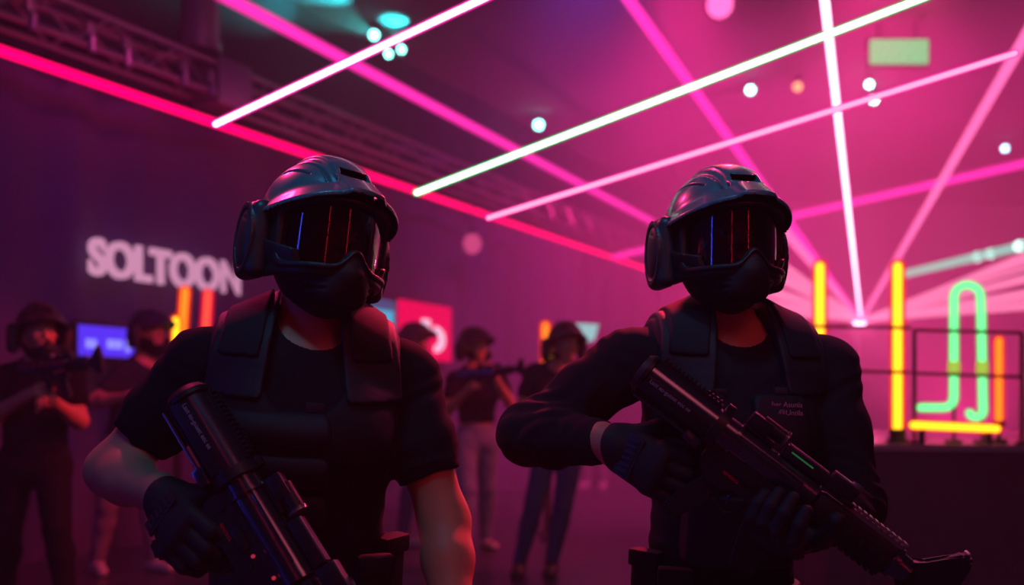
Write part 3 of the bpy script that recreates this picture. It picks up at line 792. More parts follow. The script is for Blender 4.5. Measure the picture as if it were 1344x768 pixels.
# third, profile with a reaching arm
Y = 8.3; Jc = bgJ(xpos(548, Y), Y, 1.02, math.radians(70), dict(hc=(546, 449, Y), nb=(543, 479, Y+.02), upc=(543, 489, Y), che=(543, 512, Y), SR=(548, 490, Y-.18), SL=(556, 490, Y+.16), ER=(582, 530, Y-.12), WR=(604, 516, Y+.02), EL=(575, 532, Y+.1), WL=(600, 522, Y-.05)))
legs(Jc, kb=.02, spread=.08, back=.12)
bg_person('player in a light grey shirt reaching forward, in front of the red screen', Jc, 85, helmet=(False, False), shirt=('t_shirt', M_GREY), pants=M_DENIM)
# fourth, aiming with a gun
Y = 7.9; Jd = bgJ(xpos(625, Y), Y, .97, math.radians(25), dict(hc=(624, 456, Y), nb=(624, 487, Y), SR=(597, 498, Y-.05), SL=(655, 498, Y+.05), ER=(586, 540, Y-.16), WR=(613, 513, Y-.36), EL=(669, 530, Y-.05), WL=(650, 496, Y-.3)))
legs(Jd, kb=.04, spread=.12, back=-.16)
bg_person('helmeted player in black t-shirt and pale jeans aiming a gun between the front players', Jd, 48, helmet=(False, False), pants=M_DENIM2, shirt_bot=1.03, w=.92, armr=.9)
gd = copy_tree(GUN); place(gd, P(600, 492, 7.52), P(682, 484, 7.4)-P(600, 492, 7.52), (0, -.1, 1)); gd.scale = (.68, .8, .8)
tag(gd, 'black laser tag gun aimed by the player in pale jeans', 'gun', 'laser tag guns')
# fifth, behind the long-sleeved player's elbow
Y = 6.8; Je = bgJ(xpos(735, Y), Y, .97, math.radians(-10), dict(hc=(743, 453, Y), KR=(701, 662, Y-.08), AR=(682, 738, Y-.02), KL=(739, 664, Y-.05), AL=(724, 745, Y-.02)))
for k in 'LR': Je['T'+k] = Je['A'+k]+V3([-.03, -.16, 0]); Je['T'+k][2] = .03; Je['A'+k][2] = .085
bg_person('player in slim blue jeans and brown boots, half hidden behind the long-sleeved elbow', Je, 20, helmet=(False, False), pants=M_DENIM, shoes=M_BOOT, w=.95, legr=.9, shirt=('t_shirt', M_TEAL))
# two far away
Y = 16.0; Jf = bgJ(xpos(672, Y), Y, 1.0, math.radians(20)); bg_person('faint player standing far back behind the gun of the pale-jeaned player', Jf, 30, helmet=(False, False), shirt=('t_shirt', M_GREY), pants=M_KHAKI, face=False)
Y = 14.5; Jg = bgJ(xpos(781, Y), Y, 1.0, math.radians(-30)); bg_person('faint player far back whose legs show under the long-sleeved forearm', Jg, -40, helmet=(False, False), shirt=('t_shirt', M_GREY), pants=M_KHAKI, face=False)

# ================================================================== the hall
CZ = 5.3
def plane_obj(name, vs, m, kind='structure', sub=None):
    bm = bmesh.new(); bm.faces.new([bm.verts.new(v) for v in vs]); o = bm_obj(name, bm, m, smooth=False); tag(o, kind=kind); return o
M_FLOOR = mat('polished_floor', (.055, .05, .08), .34, noise=.35, nscale=1.5, bump=.1, bscale=20)
M_CEIL = mat('ceiling_paint', (.11, .10, .14), .9, noise=.3, nscale=.6)
M_WALLB = mat('back_wall_paint', (.30, .22, .32), .9, noise=.2, nscale=.5)
M_DRAPE = mat('drape_cloth', (.10, .08, .17), .95, noise=.3, nscale=1.3)
plane_obj('floor', [(-16, -6, 0), (14, -6, 0), (14, 24, 0), (-16, 24, 0)], M_FLOOR)
plane_obj('ceiling', [(-16, -6, CZ), (14, -6, CZ), (14, 24, CZ), (-16, 24, CZ)], M_CEIL)
plane_obj('wall_back', [(-16, 20, 0), (14, 20, 0), (14, 20, CZ), (-16, 20, CZ)], M_WALLB)
plane_obj('wall_right', [(12, -6, 0), (12, 20.5, 0), (12, 20.5, CZ), (12, -6, CZ)], M_WALLB)
WX0, WK = -7.75, .56
def wall(px, Yoff=0, off=0):      # distance at which the left wall is met in column px
    return (WX0+off)*F/((px-CX)-WK*F)
wdir = unit(V3([WK, 1, 0])); wn = V3([wdir[1], -wdir[0], 0])      # into the room
def WP(t, z, off=0): return V3([WX0, 0, 0])+wdir*t+wn*off+V3([0, 0, z])
def wt(px, off=0):                # distance along the wall at column px
    k = (px-CX)/F; b = V3([WX0, 0, 0])+wn*off
    return (k*b[1]-b[0])/(wdir[0]-k*wdir[1])
# draped cloth wall with folds
bm = bmesh.new(); rows = []
N_ = 420
for i in range(N_+1):
    t = -6+30*i/N_; fold = .05*math.sin(t*8+1.3*math.sin(t*2.1))+.05*math.sin(t*3.7+2*math.sin(t*.9)); rows.append([])
    for j in range(9):
        z = 3.72*j/8; rows[-1].append(bm.verts.new(WP(t, z, fold*(1.2-.05*j)+.03*math.sin(z*1.3+t*1.7))))
for i in range(N_):
    for j in range(8): bm.faces.new((rows[i][j], rows[i+1][j], rows[i+1][j+1], rows[i][j+1]))
o = bm_obj('wall_left', bm, M_DRAPE, ang=180); tag(o, kind='structure')
plane_obj('wall_left', [WP(-6, 3.6, -.12), WP(24, 3.6, -.12), WP(24, CZ, -.12), WP(-6, CZ, -.12)], mat('unlit_upper_wall', (.018, .020, .045), .9))  # near-black colour stands in for the lack of light above the truss
Rw = Matrix((Vector(wdir), Vector(-wn), Vector((0, 0, 1)))).transposed()       # x along wall, -y into room, z up
def wall_box(name, t0, t1, z0, z1, off, th, m, parent=None):
    bm = bmesh.new(); box(bm, (0, 0, 0), (t1-t0, th, z1-z0), .006)
    o = bm_obj(name, bm, m, parent); M = Rw.to_4x4(); M.translation = Vector(WP((t0+t1)/2, (z0+z1)/2, off)); 
    o.matrix_world = M; return o
# lettering
def zat(px, py, off=0):
    Yp = WP(wt(px, off), 0, off)[1]; return CH+(HY-py)/F*Yp
t0, t1 = wt(117, .1), wt(314, .1); zb, zt = zat(120, 361, .1), zat(122, 311, .1)
M_WTXT = emi('lit_letters', (.70, .30, .50), .85)
o = text_obj('wall_lettering', 'SOLTOON', 1.0, M_WTXT, None, (0, 0, 0), Matrix.Identity(3), extrude=.02, bold=.032)
xs_ = [v.co.x for v in o.data.vertices]; ys_ = [v.co.y for v in o.data.vertices]; x0, x1_, y0, y1_ = min(xs_), max(xs_), min(ys_), max(ys_)
for v in o.data.vertices:
    v.co.x = (v.co.x-x0)/(x1_-x0)*(t1-t0); v.co.y = (v.co.y-y0)/(y1_-y0)*(zt-zb)
M = (Rw @ Matrix.Rotation(PI/2, 3, 'X')).to_4x4(); M.translation = Vector(WP(t0, zb, .1)); o.matrix_world = M
tag(o, 'big pale SOLTOON letters on the dark draped left wall', 'lettering')
# screens on / by the wall
M_BEZ = mat('screen_bezel', (.01, .01, .015), .4)
def screen(label, px0, px1, ytop, ybot, mats_, marks, off=.2, refpx=None):
    t0, t1 = wt(px0, off), wt(px1, off); r = refpx or px0
    z1, z0 = zat(r, ytop, off), zat(r, ybot, off)
    e = empty('wall_screen', WP((t0+t1)/2, z0, off), label, 'screen', 'wall screens')
    b = e.location.copy()
    def pb(name, a0, a1, c0, c1, dn, th, m):
        bm = bmesh.new(); box(bm, (0, 0, 0), (a1-a0, th, c1-c0), min(.004, th/3)); o = bm_obj(name, bm, m, e)
        M = Rw.to_4x4(); M.translation = Vector(WP((a0+a1)/2, (c0+c1)/2, off+dn))-b; o.matrix_local = M; return o
    pb('casing', t0-.03, t1+.03, z0-.03, z1+.03, -.03, .05, M_BEZ); pb('display', t0, t1, z0, z1, .0, .012, mats_)
    w, h = t1-t0, z1-z0
    for (a, b_, c, d, m) in marks: pb('screen_text', t0+a*w, t0+b_*w, z0+c*h, z0+d*h, .008, .008, m)
    return e, t0, t1, z0, z1
E_VIO = emi('violet_screen', (.10, .035, .95), .95); E_LAV = emi('lavender_text', (.3, .28, 1), 1.1)
E_RED = emi('red_screen', (1, .0, .10), .95); E_WHT = emi('white_text', (1, .55, .8), 1.2); E_CYN = emi('cyan_screen', (.1, .12, .35), .6); E_CYT = emi('cyan_text', (.08, .6, .95), .9)
screen('small violet-blue screen with pale text on the left wall under the lettering', 103, 175, 426, 466, E_VIO,
       [(.12, .20, .25, .55, E_LAV), (.22, .30, .25, .55, E_LAV), (.5, .58, .28, .58, E_LAV), (.6, .67, .28, .58, E_LAV), (.69, .77, .28, .58, E_LAV), (.84, .92, .2, .6, E_LAV)])
screen('dim blue panel with cyan text beside the red screen on the left wall', 472, 519, 388, 446, E_CYN, [(.05+.15*i, .16+.15*i, .35, .75, E_CYT) for i in range(6)])
es, t0, t1, z0, z1 = screen('red screen with a white curved mark on the left wall', 522, 592, 392, 470, E_RED, [(.42, .58, .55, .72, E_WHT)])
bm = bmesh.new(); w, h = t1-t0, z1-z0
path_tube(bm, [Vector(WP(t0+w*(.66+.13*math.sin(a)), z0+h*(.38+.17*math.cos(a)), .215))-es.location for a in np.linspace(.1, 2.9, 12)], .045, 10); bm_obj('screen_mark', bm, E_WHT, es)
# pale teal panel near the fifth player
e = empty('angled_screen', P(768, 452, 11.0), 'pale teal slanted panel glowing above the far players', 'screen')
bm = bmesh.new(); vs = [P(745, 424, 11), P(786, 426, 11), P(780, 446, 11), P(760, 452, 11)]
A = [bm.verts.new(Vector(v)-e.location) for v in vs]; B = [bm.verts.new(Vector(v)-e.location+Vector((0, .06, 0))) for v in vs]
bm.faces.new(A); bm.faces.new(B[::-1]); [bm.faces.new((A[i], B[i], B[(i+1) % 4], A[(i+1) % 4])) for i in range(4)]
bm_obj('display', bm, emi('teal_panel', (.35, .75, .8), .8), e, smooth=False)

# ------------------------------------------------------------------ truss, red strip and duct
tr = empty('lighting_truss', WP(8, 3.9, .35), 'long metal box truss running along the top of the left wall', 'truss')
M_TRUSS = mat('truss_metal', (.30, .28, .32), .35, metal=.7)
b0 = np.array(tr.location)
zts, zbs = 4.10, 3.84
for zz in (zts, zbs):
    for oo in (.15, .42):
        bm = bmesh.new(); tube(bm, WP(2, zz, oo)-b0, WP(21, zz, oo)-b0, .026, seg=12); bm_obj('chord', bm, M_TRUSS, tr)
bm = bmesh.new()
for i in range(58):
    ta, tb = 2+i*.327, 2+(i+1)*.327
    for oo in (.15, .42): tube(bm, WP(ta, zts if i % 2 else zbs, oo)-b0, WP(tb, zbs if i % 2 else zts, oo)-b0, .011, seg=8)
    tube(bm, WP(ta, zts, .15 if i % 2 else .42)-b0, WP(tb, zts, .42 if i % 2 else .15)-b0, .010, seg=8)
bm_obj('lattice_bracing', bm, M_TRUSS, tr)
for px_ in (40, 118, 165, 240, 275):
    t = wt(px_, .42); bm = bmesh.new(); box(bm, Vector(WP(t, (zts+zbs)/2, .42)-b0), (.07, .05, .09), .01, Rw); tube(bm, WP(t, zbs+.06, .45)-b0, WP(t, zbs-.05, .45)-b0, .03, seg=12); bm_obj('clamp', bm, M_TRUSS, tr)
t = wt(292, .3); bm = bmesh.new(); box(bm, Vector(WP(t, 3.96, .29)-b0), (.40, .34, .40), .01, Rw); bm_obj('corner_block', bm, M_TRUSS, tr)
def neon(name, pts, r, core, glow, label, cat, group=None, jacket=None, k=1.0):
    pts = [V3(p) for p in pts]; o = empty(name, pts[0], label, cat, group); L = [Vector(p-pts[0]) for p in pts]
    bm = bmesh.new(); path_tube(bm, L, r*.62 if jacket else r, 12); bm_obj('light_core', bm, core, o)
    if jacket:
        bm = bmesh.new(); path_tube(bm, L, r, 16); bm_obj('glass_tube', bm, jacket, o)
    return o
E_REDS = emi('red_neon', (1, .0, .10), 2.2); E_PINKC = emi('hot_pink_core', (1, .30, .72), 3.0); E_MAG = emi('magenta_core', (1, .03, .42), 1.6)
E_WPK = emi('white_pink_core', (1, .55, .72), 7.0); E_WGR = emi('white_green_core', (.72, 1, .80), 6.5)
J_PK = beam_mat('pink_glass', (1, .02, .36), 1.3, .55); J_GR = beam_mat('green_glass', (.03, .75, .18), .9, .55); J_RD = beam_mat('red_glass', (1, 0, .05), .9, .5); J_OR = beam_mat('orange_glass', (1, .035, .0), 1.0, .40)
z_ = 3.70
off_ = .40
zr = zat(0, 66, off_)
neon('hanging_neon_strip', [WP(1.5, zr, off_), WP(wt(852, off_), zr, off_)], .034, E_REDS, None, 'long red neon strip running along the left wall under the truss', 'neon light')
# second magenta strip across the hall
neon('hanging_neon_strip', [P(200, -55, 6.0), P(856, 291, 14.5)], .046, E_MAG, None, 'long magenta neon strip crossing from the top left to the helmet on the right', 'neon light', jacket=J_PK)
neon('hanging_neon_strip', [P(806, 337, 15.2), P(1400, 202, 9.4)], .046, E_MAG, None, 'pink neon strip passing behind the right helmet to the right edge', 'neon light', jacket=J_PK)
# crisp tubes near the players
neon('hanging_neon_tube', [P(283, 163, 3.05), P(720, -42, 2.75)], .0145, E_WPK, None, 'white-hot pink neon tube ending above the left helmet', 'neon light', jacket=J_PK)
neon('hanging_neon_tube', [P(547, 253, 3.15), P(1290, -33, 2.9)], .0140, E_WGR, None, 'long white-green neon tube crossing the top of the photo', 'neon light', jacket=J_GR)
neon('hanging_neon_tube', [P(641, 286, 3.3), P(1332, 70, 2.95)], .0125, emi('pale_pink_core', (1, .40, .52), 2.0), None, 'pale pink neon tube sloping just below the white-green tube', 'neon light', jacket=J_PK)
# ribbed duct
td = wt(262, .35); dk = empty('ventilation_duct', WP(td, 4.27, .35), 'ribbed round duct hanging above the left truss', 'duct')
bm = bmesh.new(); nseg = 46; rings = []
for i in range(nseg*2+1):
    z = (CZ-4.21)*i/(nseg*2)-.05; r = .15+(.010 if i % 2 else -.008); rings.append([bm.verts.new((r*math.cos(a*2*PI/28), r*math.sin(a*2*PI/28), z)) for a in range(28)])
for A, B in zip(rings, rings[1:]):
    for k in range(28): bm.faces.new((A[k], A[(k+1) % 28], B[(k+1) % 28], B[k]))
bm_obj('ribbed_hose', bm, mat('duct_foil', (.35, .3, .36), .45, metal=.5), dk, ang=180)
bm = bmesh.new(); tube(bm, (0, 0, -.10), (0, 0, -.03), .175, seg=28); bm_obj('collar', bm, M_TRUSS, dk)

def lamp(kind, name, loc, col, energy, size=.5, target=None, spot=60, blend=.6):
    L = bpy.data.lights.new(name, kind); L.color = col; L.energy = energy
    if kind == 'AREA': L.size = size
    else: L.shadow_soft_size = size
    if kind == 'SPOT': L.spot_size = math.radians(spot); L.spot_blend = blend
    o = bpy.data.objects.new(name, L); COL.objects.link(o); o.location = Vector(loc)
    if target is not None: o.rotation_euler = (Vector(target)-Vector(loc)).to_track_quat('-Z', 'Y').to_euler()
    return o
# ------------------------------------------------------------------ spotlights on the ceiling
E_SPOT = emi('cyan_white_lamp', (.22, 1, .85), 10.0); E_SPOTB = emi('blue_lamp', (.3, .7, 1), 9.0); E_SPOTO = emi('amber_lamp', (1, .35, .15), 2.0)
M_HOUS = mat('spotlight_housing', (.02, .02, .03), .5)
spots = [(491, 46, E_SPOT, .036, 'cyan-white ceiling spotlight above the pink tube'), (510, 71, E_SPOT, .030, 'left of the two paired cyan ceiling spotlights below the pink tube'), (527, 65, E_SPOT, .030, 'right of the two paired cyan ceiling spotlights below the pink tube'),
         (707, 164, E_SPOT, .050, 'lone cyan-white ceiling spotlight above the middle of the white-green tube'), (985, 118, E_SPOT, .040, 'cyan ceiling spotlight above the right helmet'), (1141, 111, E_SPOT, .034, 'upper of the two cyan ceiling spotlights by the vertical beam'),
         (1147, 131, E_SPOT, .040, 'lower of the two cyan ceiling spotlights by the vertical beam'), (1319, 195, E_SPOTB, .038, 'small blue ceiling spotlight near the right edge'), (1047, 114, E_SPOTO, .045, 'dim amber ceiling spotlight left of the vertical beam'),
         (945, 6, emi('rose_lamp', (1, .12, .4), 2.0), .10, 'large rose ceiling spotlight at the top edge')]
for px_, py_, m, r, lb in spots:
    Yc = (CZ-.16-CH)*F/(HY-py_); c = P(px_, py_, Yc); o = empty('ceiling_spotlight', c, lb, 'spotlight', 'ceiling spotlights')
    d = unit(V3([0, 2.5, 1.4])-c)
    bm = bmesh.new(); tube(bm, -d*.004, -d*.16, r*1.5, r*1.1, seg=18); bm_obj('housing', bm, M_HOUS, o)
    bm = bmesh.new(); bmesh.ops.create_uvsphere(bm, u_segments=16, v_segments=10, radius=r*1.3, matrix=Matrix.Scale(1, 4)); bm_obj('lamp', bm, m, o)
    bm = bmesh.new(); path_tube(bm, [-d*.12, Vector(-d*.12)+Vector((0, 0, .05)), Vector((-d[0]*.12, -d[1]*.12, .165))], .012, 8); bm_obj('mount', bm, M_HOUS, o)
for (x_, y_), tg in (((491, 46), (430, 10)), ((526, 65), (505, -40))):
    Yc = (CZ-.2-CH)*F/(HY-y_)
    lamp('SPOT', 'cyan_beam', P(x_, y_, Yc-.15), (.02, .9, .8), 220, .0, P(tg[0], tg[1], Yc-.5), 60, .9)
# green glowing panel under the ceiling
Yc = (CZ-.35-CH)*F/(HY-68); c = P(1180, 68, Yc); o = empty('ceiling_panel_light', c, 'blurred green light panel near the ceiling right of the vertical beam', 'light panel')
bm = bmesh.new(); box(bm, (0, 0, 0), (.62, .05, .26), .02); bm_obj('diffuser', bm, emi('green_panel', (.0, .5, .20), 1.3), o)
bm = bmesh.new(); box(bm, (0, .05, 0), (.68, .05, .32), .02); tube(bm, (-.2, .05, .1), (-.2, .05, .35), .015); tube(bm, (.2, .05, .1), (.2, .05, .35), .015); bm_obj('casing', bm, M_HOUS, o)
# pendant bulb
c = P(620, 320, 12.0); o = empty('hanging_bulb', c, 'soft pink bulb hanging between the two players', 'pendant light')
bm = bmesh.new(); bmesh.ops.create_uvsphere(bm, u_segments=18, v_segments=12, radius=.11, matrix=Matrix.Scale(1.15, 4, (0, 0, 1))); bm_obj('bulb', bm, emi('pink_bulb', (1, .10, .35), .65), o)
bm = bmesh.new(); tube(bm, (0, 0, .11), (0, 0, .20), .05, .035); bm_obj('socket', bm, M_HOUS, o)
bm = bmesh.new(); tube(bm, (0, 0, .2), (0, 0, CZ-c[2]), .006, seg=8); bm_obj('cord', bm, M_HOUS, o)
# orange tubes at the left and middle
E_OR = emi('orange_core', (1, .27, .02), 2.8); E_YE = emi('yellow_core', (1, .66, .02), 4.2); E_ORR = emi('red_orange_core', (1, .10, .04), 2.0)
M_BASE = mat('tube_stand', (.02, .02, .025), .5)
def floor_tube(px_, y0, y1, Y, r, core, jk, label, zfloor=0.0, dx=0, group='upright neon tubes'):
    a = P(px_, y1, Y); b = P(px_+dx, y0, Y); o = empty('neon_tube', (a[0], a[1], zfloor), label, 'neon light', group); l = V3([a[0], a[1], zfloor])
    bm = bmesh.new(); path_tube(bm, [a-l, b-l], r*.60, 14); bm_obj('light_core', bm, core, o)
    bm = bmesh.new(); path_tube(bm, [a-l, b-l], r*1.12, 16); bm_obj('glass_tube', bm, jk, o)
    bm = bmesh.new(); tube(bm, (0, 0, 0), (0, 0, a[2]-zfloor-r), .012 if zfloor else .02, seg=10); tube(bm, (0, 0, 0), (0, 0, .025), .08 if not zfloor else r*1.6, seg=20); tube(bm, (0, 0, a[2]-zfloor-r*1.3), (0, 0, a[2]-zfloor+r*.1), r*1.15, seg=16); bm_obj('stand', bm, M_BASE, o)
floor_tube(236, 382, 480, 7.9, .045, E_OR, J_OR, 'left of the two tall orange neon tubes under the lettering', dx=7)
floor_tube(267, 386, 480, 7.9, .045, E_ORR, J_RD, 'right of the two tall orange-red neon tubes under the lettering', dx=6)
floor_tube(231, 420, 500, 7.4, .038, E_YE, J_OR, 'short yellow neon tube at the left shoulder of the short-sleeved player')
floor_tube(716, 428, 480, 9.0, .050, E_OR, J_OR, 'orange neon tube left of the blue-jeaned player')
floor_tube(721, 452, 486, 8.6, .030, E_YE, J_OR, 'short yellow neon tube beside the orange one by the blue-jeaned player')

# ------------------------------------------------------------------ stage at the right
M_STG = mat('stage_front', (.16, .05, .08), .7, noise=.3, nscale=3, bump=.1, bscale=30); M_STT = mat('stage_top', (.5, .3, .34), .18, noise=.2, nscale=3)
SZ = .93
def stagept(px_, py_): 
    Yp = (CH-SZ)*F/(py_-HY); return P(px_, py_, Yp)
sa, sb = stagept(1085, 582.0), stagept(1380, 591.0)
sa = V3([sa[0], sa[1], SZ]); sb = V3([sb[0]+5.5, sb[1]-.5, SZ])
st = empty('stage', (sa[0], sa[1], 0), 'raised dark red stage platform carrying the neon shapes and railing', 'stage'); b0 = np.array(st.location)
bl, br = V3([sa[0]+.3, 9.6, SZ]), V3([sb[0], 9.6, SZ])
bm = bmesh.new(); lo = [bm.verts.new(Vector(p-b0-V3([0, 0, SZ]))) for p in (sa, sb, br, bl)]; hi = [bm.verts.new(Vector(p-b0-V3([0, 0, .04]))) for p in (sa, sb, br, bl)]
bm.faces.new(lo[::-1]); bm.faces.new(hi); [bm.faces.new((lo[i], lo[(i+1) % 4], hi[(i+1) % 4], hi[i])) for i in range(4)]
bm_obj('riser', bm, M_STG, st, smooth=False)
bm = bmesh.new(); q = [sa+V3([-.03, -.03, 0]), sb+V3([0, -.03, 0]), br, bl+V3([-.03, 0, 0])]; lo = [bm.verts.new(Vector(p-b0-V3([0, 0, .04]))) for p in q]; hi = [bm.verts.new(Vector(p-b0)) for p in q]
bm.faces.new(lo[::-1]); bm.faces.new(hi); [bm.faces.new((lo[i], lo[(i+1) % 4], hi[(i+1) % 4], hi[i])) for i in range(4)]
bm_obj('deck', bm, M_STT, st, smooth=False)
# railing
M_RAIL = mat('rail_metal', (.14, .02, .04), .4, metal=.3)
sdir = unit(sb-sa)
def edge(px_, inset=.06):
    k = (px_-CX)/F; a = sa+V3([0, inset, 0]); t = (k*a[1]-a[0])/(sdir[0]-k*sdir[1]); return a+sdir*t
def rail(x0, x1, label, yt0, yt1, ym0, ym1, posts):
    A = edge(x0); o = empty('railing', A, label, 'railing', 'stage railings'); b = A.copy()
    def zz(p, py): return CH+(HY-py)/F*p[1]
    B = edge(x1)
    for nm, y0, y1, r in (('top_rail', yt0, yt1, .014), ('mid_rail', ym0, ym1, .014)):
        bm = bmesh.new(); p = A.copy(); p[2] = zz(A, y0); q = B.copy(); q[2] = zz(B, y1); tube(bm, p-b, q-b, r*.75, seg=12); bm_obj(nm, bm, M_RAIL, o)
    for px_, yt in posts:
        p = edge(px_); t = p.copy(); t[2] = zz(p, yt); bm = bmesh.new(); tube(bm, p-b, t-b, .012, seg=12); tube(bm, p-b, p-b+V3([0, 0, .02]), .035, seg=16); bm_obj('post', bm, M_RAIL, o)
rail(1050, 1196, 'dark red metal railing section behind the long-sleeved shoulder', 428, 430.5, 485, 489, [(1050, 428)])
rail(1200, 1341, 'dark red metal railing section in front of the green neon shape', 433, 437, 490, 495, [(1200, 433), (1341, 437)])
# yellow tubes on the stage
floor_tube(1076, 350, 560, 6.6, .046, E_YE, J_OR, 'yellow neon tube right behind the long-sleeved player\'s shoulder', SZ, group='stage neon tubes')
floor_tube(1178, 350, 564, 6.0, .042, E_YE, J_OR, 'tall yellow neon tube standing left of the green neon shape', SZ, group='stage neon tubes')
floor_tube(1311, 447, 553, 5.9, .030, E_OR, J_OR, 'short orange neon tube right of the green neon shape', SZ, group='stage neon tubes')
Yn = 5.75
a, b = P(1199, 558, Yn), P(1308, 563, Yn); o = empty('neon_tube', (a[0], a[1], SZ), 'yellow neon tube lying level at the foot of the green neon shape', 'neon light', 'stage neon tubes'); l = np.array(o.location)
bm = bmesh.new(); path_tube(bm, [a-l, b-l], .021, 14); bm_obj('light_core', bm, E_YE, o)
bm = bmesh.new(); path_tube(bm, [a-l, b-l], .034, 16); bm_obj('glass_tube', bm, J_OR, o)
for p in (a*.9+b*.1, a*.1+b*.9): bm = bmesh.new(); tube(bm, V3([p[0], p[1], SZ])-l, V3([p[0], p[1], p[2]-.02])-l, .02, seg=12); bm_obj('stand', bm, M_BASE, o)
# the green bent tube
E_GRN = emi('green_core', (.16, 1, .28), 2.2); J_GRN = beam_mat('pale_green_glass', (.05, .9, .25), .8, .6)
def arc(cx, cy, rx, ry, a0, a1, n=9): return [(cx+rx*math.cos(math.radians(a0+(a1-a0)*i/n)), cy-ry*math.sin(math.radians(a0+(a1-a0)*i/n))) for i in range(n+1)]
path = [(1209, 535), (1236, 535)]+arc(1238, 521, 14, 14, 270, 360, 6)+[(1252, 500)]+[(1252, 400)]+arc(1269.5, 390, 17.5, 16, 180, 0, 10)+[(1288, 420), (1290, 530)]+arc(1281, 537, 9.5, 11, 0, -150, 7)
c = P(1250, 560, Yn+.1)
o = empty('green_neon_shape', (c[0], c[1], SZ), 'green neon tube bent into an arch and a hook on the stage', 'neon light'); l = np.array(o.location)
bm = bmesh.new(); path_tube(bm, [P(x_, y_, Yn+.1)-l for x_, y_ in path], .019, 12); bm_obj('light_core', bm, E_GRN, o, ang=180)
bm = bmesh.new(); path_tube(bm, [P(x_, y_, Yn+.1)-l for x_, y_ in path], .030, 16); bm_obj('glass_tube', bm, J_GRN, o, ang=180)
for x_, y_ in ((1252, 484), (1289, 484)):
    bm = bmesh.new(); tube(bm, P(x_, y_-9, Yn+.1)-l, P(x_, y_+9, Yn+.1)-l, .034, seg=16); bm_obj('coupling', bm, beam_mat('amber_glass', (.45, .5, .03), .9, .1), o)
for x_ in (1252, 1289):
    bm = bmesh.new(); p = P(x_, 500, Yn+.15); tube(bm, V3([p[0], p[1], SZ])-l, V3([p[0], p[1], p[2]+.0])-l, .010, seg=10); tube(bm, p-l, P(x_, 500, Yn+.1)-l, .008, seg=8); tube(bm, V3([p[0], p[1], SZ])-l, V3([p[0], p[1], SZ+.02])-l, .05, seg=16); bm_obj('stand', bm, M_BASE, o)

# ------------------------------------------------------------------ laser fan
LY = 13.0; src = P(1130, 421, LY)
pr = empty('laser_projector', (src[0], src[1]+.12, src[2]), 'laser projector at the far end where all pink beams meet', 'projector')
bm = bmesh.new(); box(bm, (0, .06, 0), (.34, .24, .24), .02); bm_obj('housing', bm, M_HOUS, pr)
bm = bmesh.new(); tube(bm, (0, -.09, 0), (0, -.06, 0), .075, seg=20); bm_obj('lens', bm, emi('projector_lens', (1, .5, .75), 6), pr)
bm = bmesh.new(); tube(bm, (0, .06, -.10), (0, .06, -src[2]+0), .03, seg=12); tube(bm, (0, .06, -src[2]), (0, .06, -src[2]+.04), .25, seg=20); bm_obj('stand', bm, M_HOUS, pr)
def beam(pts, r0, r1, m, label):
    a, b = V3(pts[0]), V3(pts[1]); o = None
    bm = bmesh.new(); tube(bm, (0, 0, 0), b-a, r0, r1, seg=14); o = bm_obj('laser_beam', bm, m, None, a); tag(o, label, 'laser beam', 'pink laser beams', 'thing')
B_W = emi('beam_white', (1, .50, .75), 4.5); B_P = beam_mat('beam_pink', (1, .14, .42), 1.5, .3); B_M = beam_mat('beam_magenta', (1, .03, .42), 1.5, .3)
B_S = beam_mat('beam_soft', (1, .22, .45), 1.5, .55); B_T = beam_mat('beam_teal', (.35, 1, .75), .55, .45)
bs = [((1079, -30), 7.0, .012, .027, B_W, 'brightest white-pink laser beam rising almost straight up'),
      ((800, -35), 6.5, .03, .040, B_M, 'magenta laser beam from the top edge down behind the right helmet'),
      ((1352, 38), 7.5, .03, .042, B_P, 'pink laser beam rising steeply to the upper right corner'),
      ((1000, 268), 9.0, .03, .05, B_P, 'short pink laser beam leaving the right helmet'),
      ((985, 342), 9.5, .03, .07, B_S, 'soft wide laser beam just above the long-sleeved shoulder'),
      ((985, 374), 9.5, .03, .06, B_S, 'soft laser beam under the wide one above the long-sleeved shoulder'),
      ((985, 395), 9.5, .02, .05, B_S, 'lowest soft laser beam above the long-sleeved shoulder'),
      ((1400, 318), 9.0, .02, .06, B_S, 'soft pink laser beam under the teal light line'),
      ((1400, 352), 9.0, .02, .045, B_S, 'second soft pink laser beam to the right edge under the teal line'),
      ((1400, 376), 9.0, .02, .04, B_S, 'third soft pink laser beam, grazing the top of the green shape'),
      ((1400, 398), 9.0, .02, .035, B_S, 'lowest soft pink laser beam behind the green shape')]
bs += [((985, 318), 9.5, .02, .04, B_S, 'thin soft laser beam next above the soft wide one at the helmet'),
       ((985, 409), 9.5, .012, .025, B_S, 'thin laser beam nearly level just above the long-sleeved shoulder'),
       ((1400, 335), 9.0, .012, .022, B_S, 'thin soft beam between the first and second soft beams to the right edge'),
       ((1400, 387), 9.0, .012, .022, B_S, 'thin soft beam between the third and lowest soft beams to the right edge')]
for (x_, y_), Yb, r0, r1, m, lb in bs:
    e_ = P(x_, y_, Yb); k_ = min(1.5, (CZ-.02-src[2])/max(e_[2]-src[2], .01)) if m is not B_S else 1.45
    if x_ < 1050 and y_ > 0: k_ = 1.0
    beam((src, src+(e_-src)*k_), r0, r0+(r1-r0)*k_, m, lb)
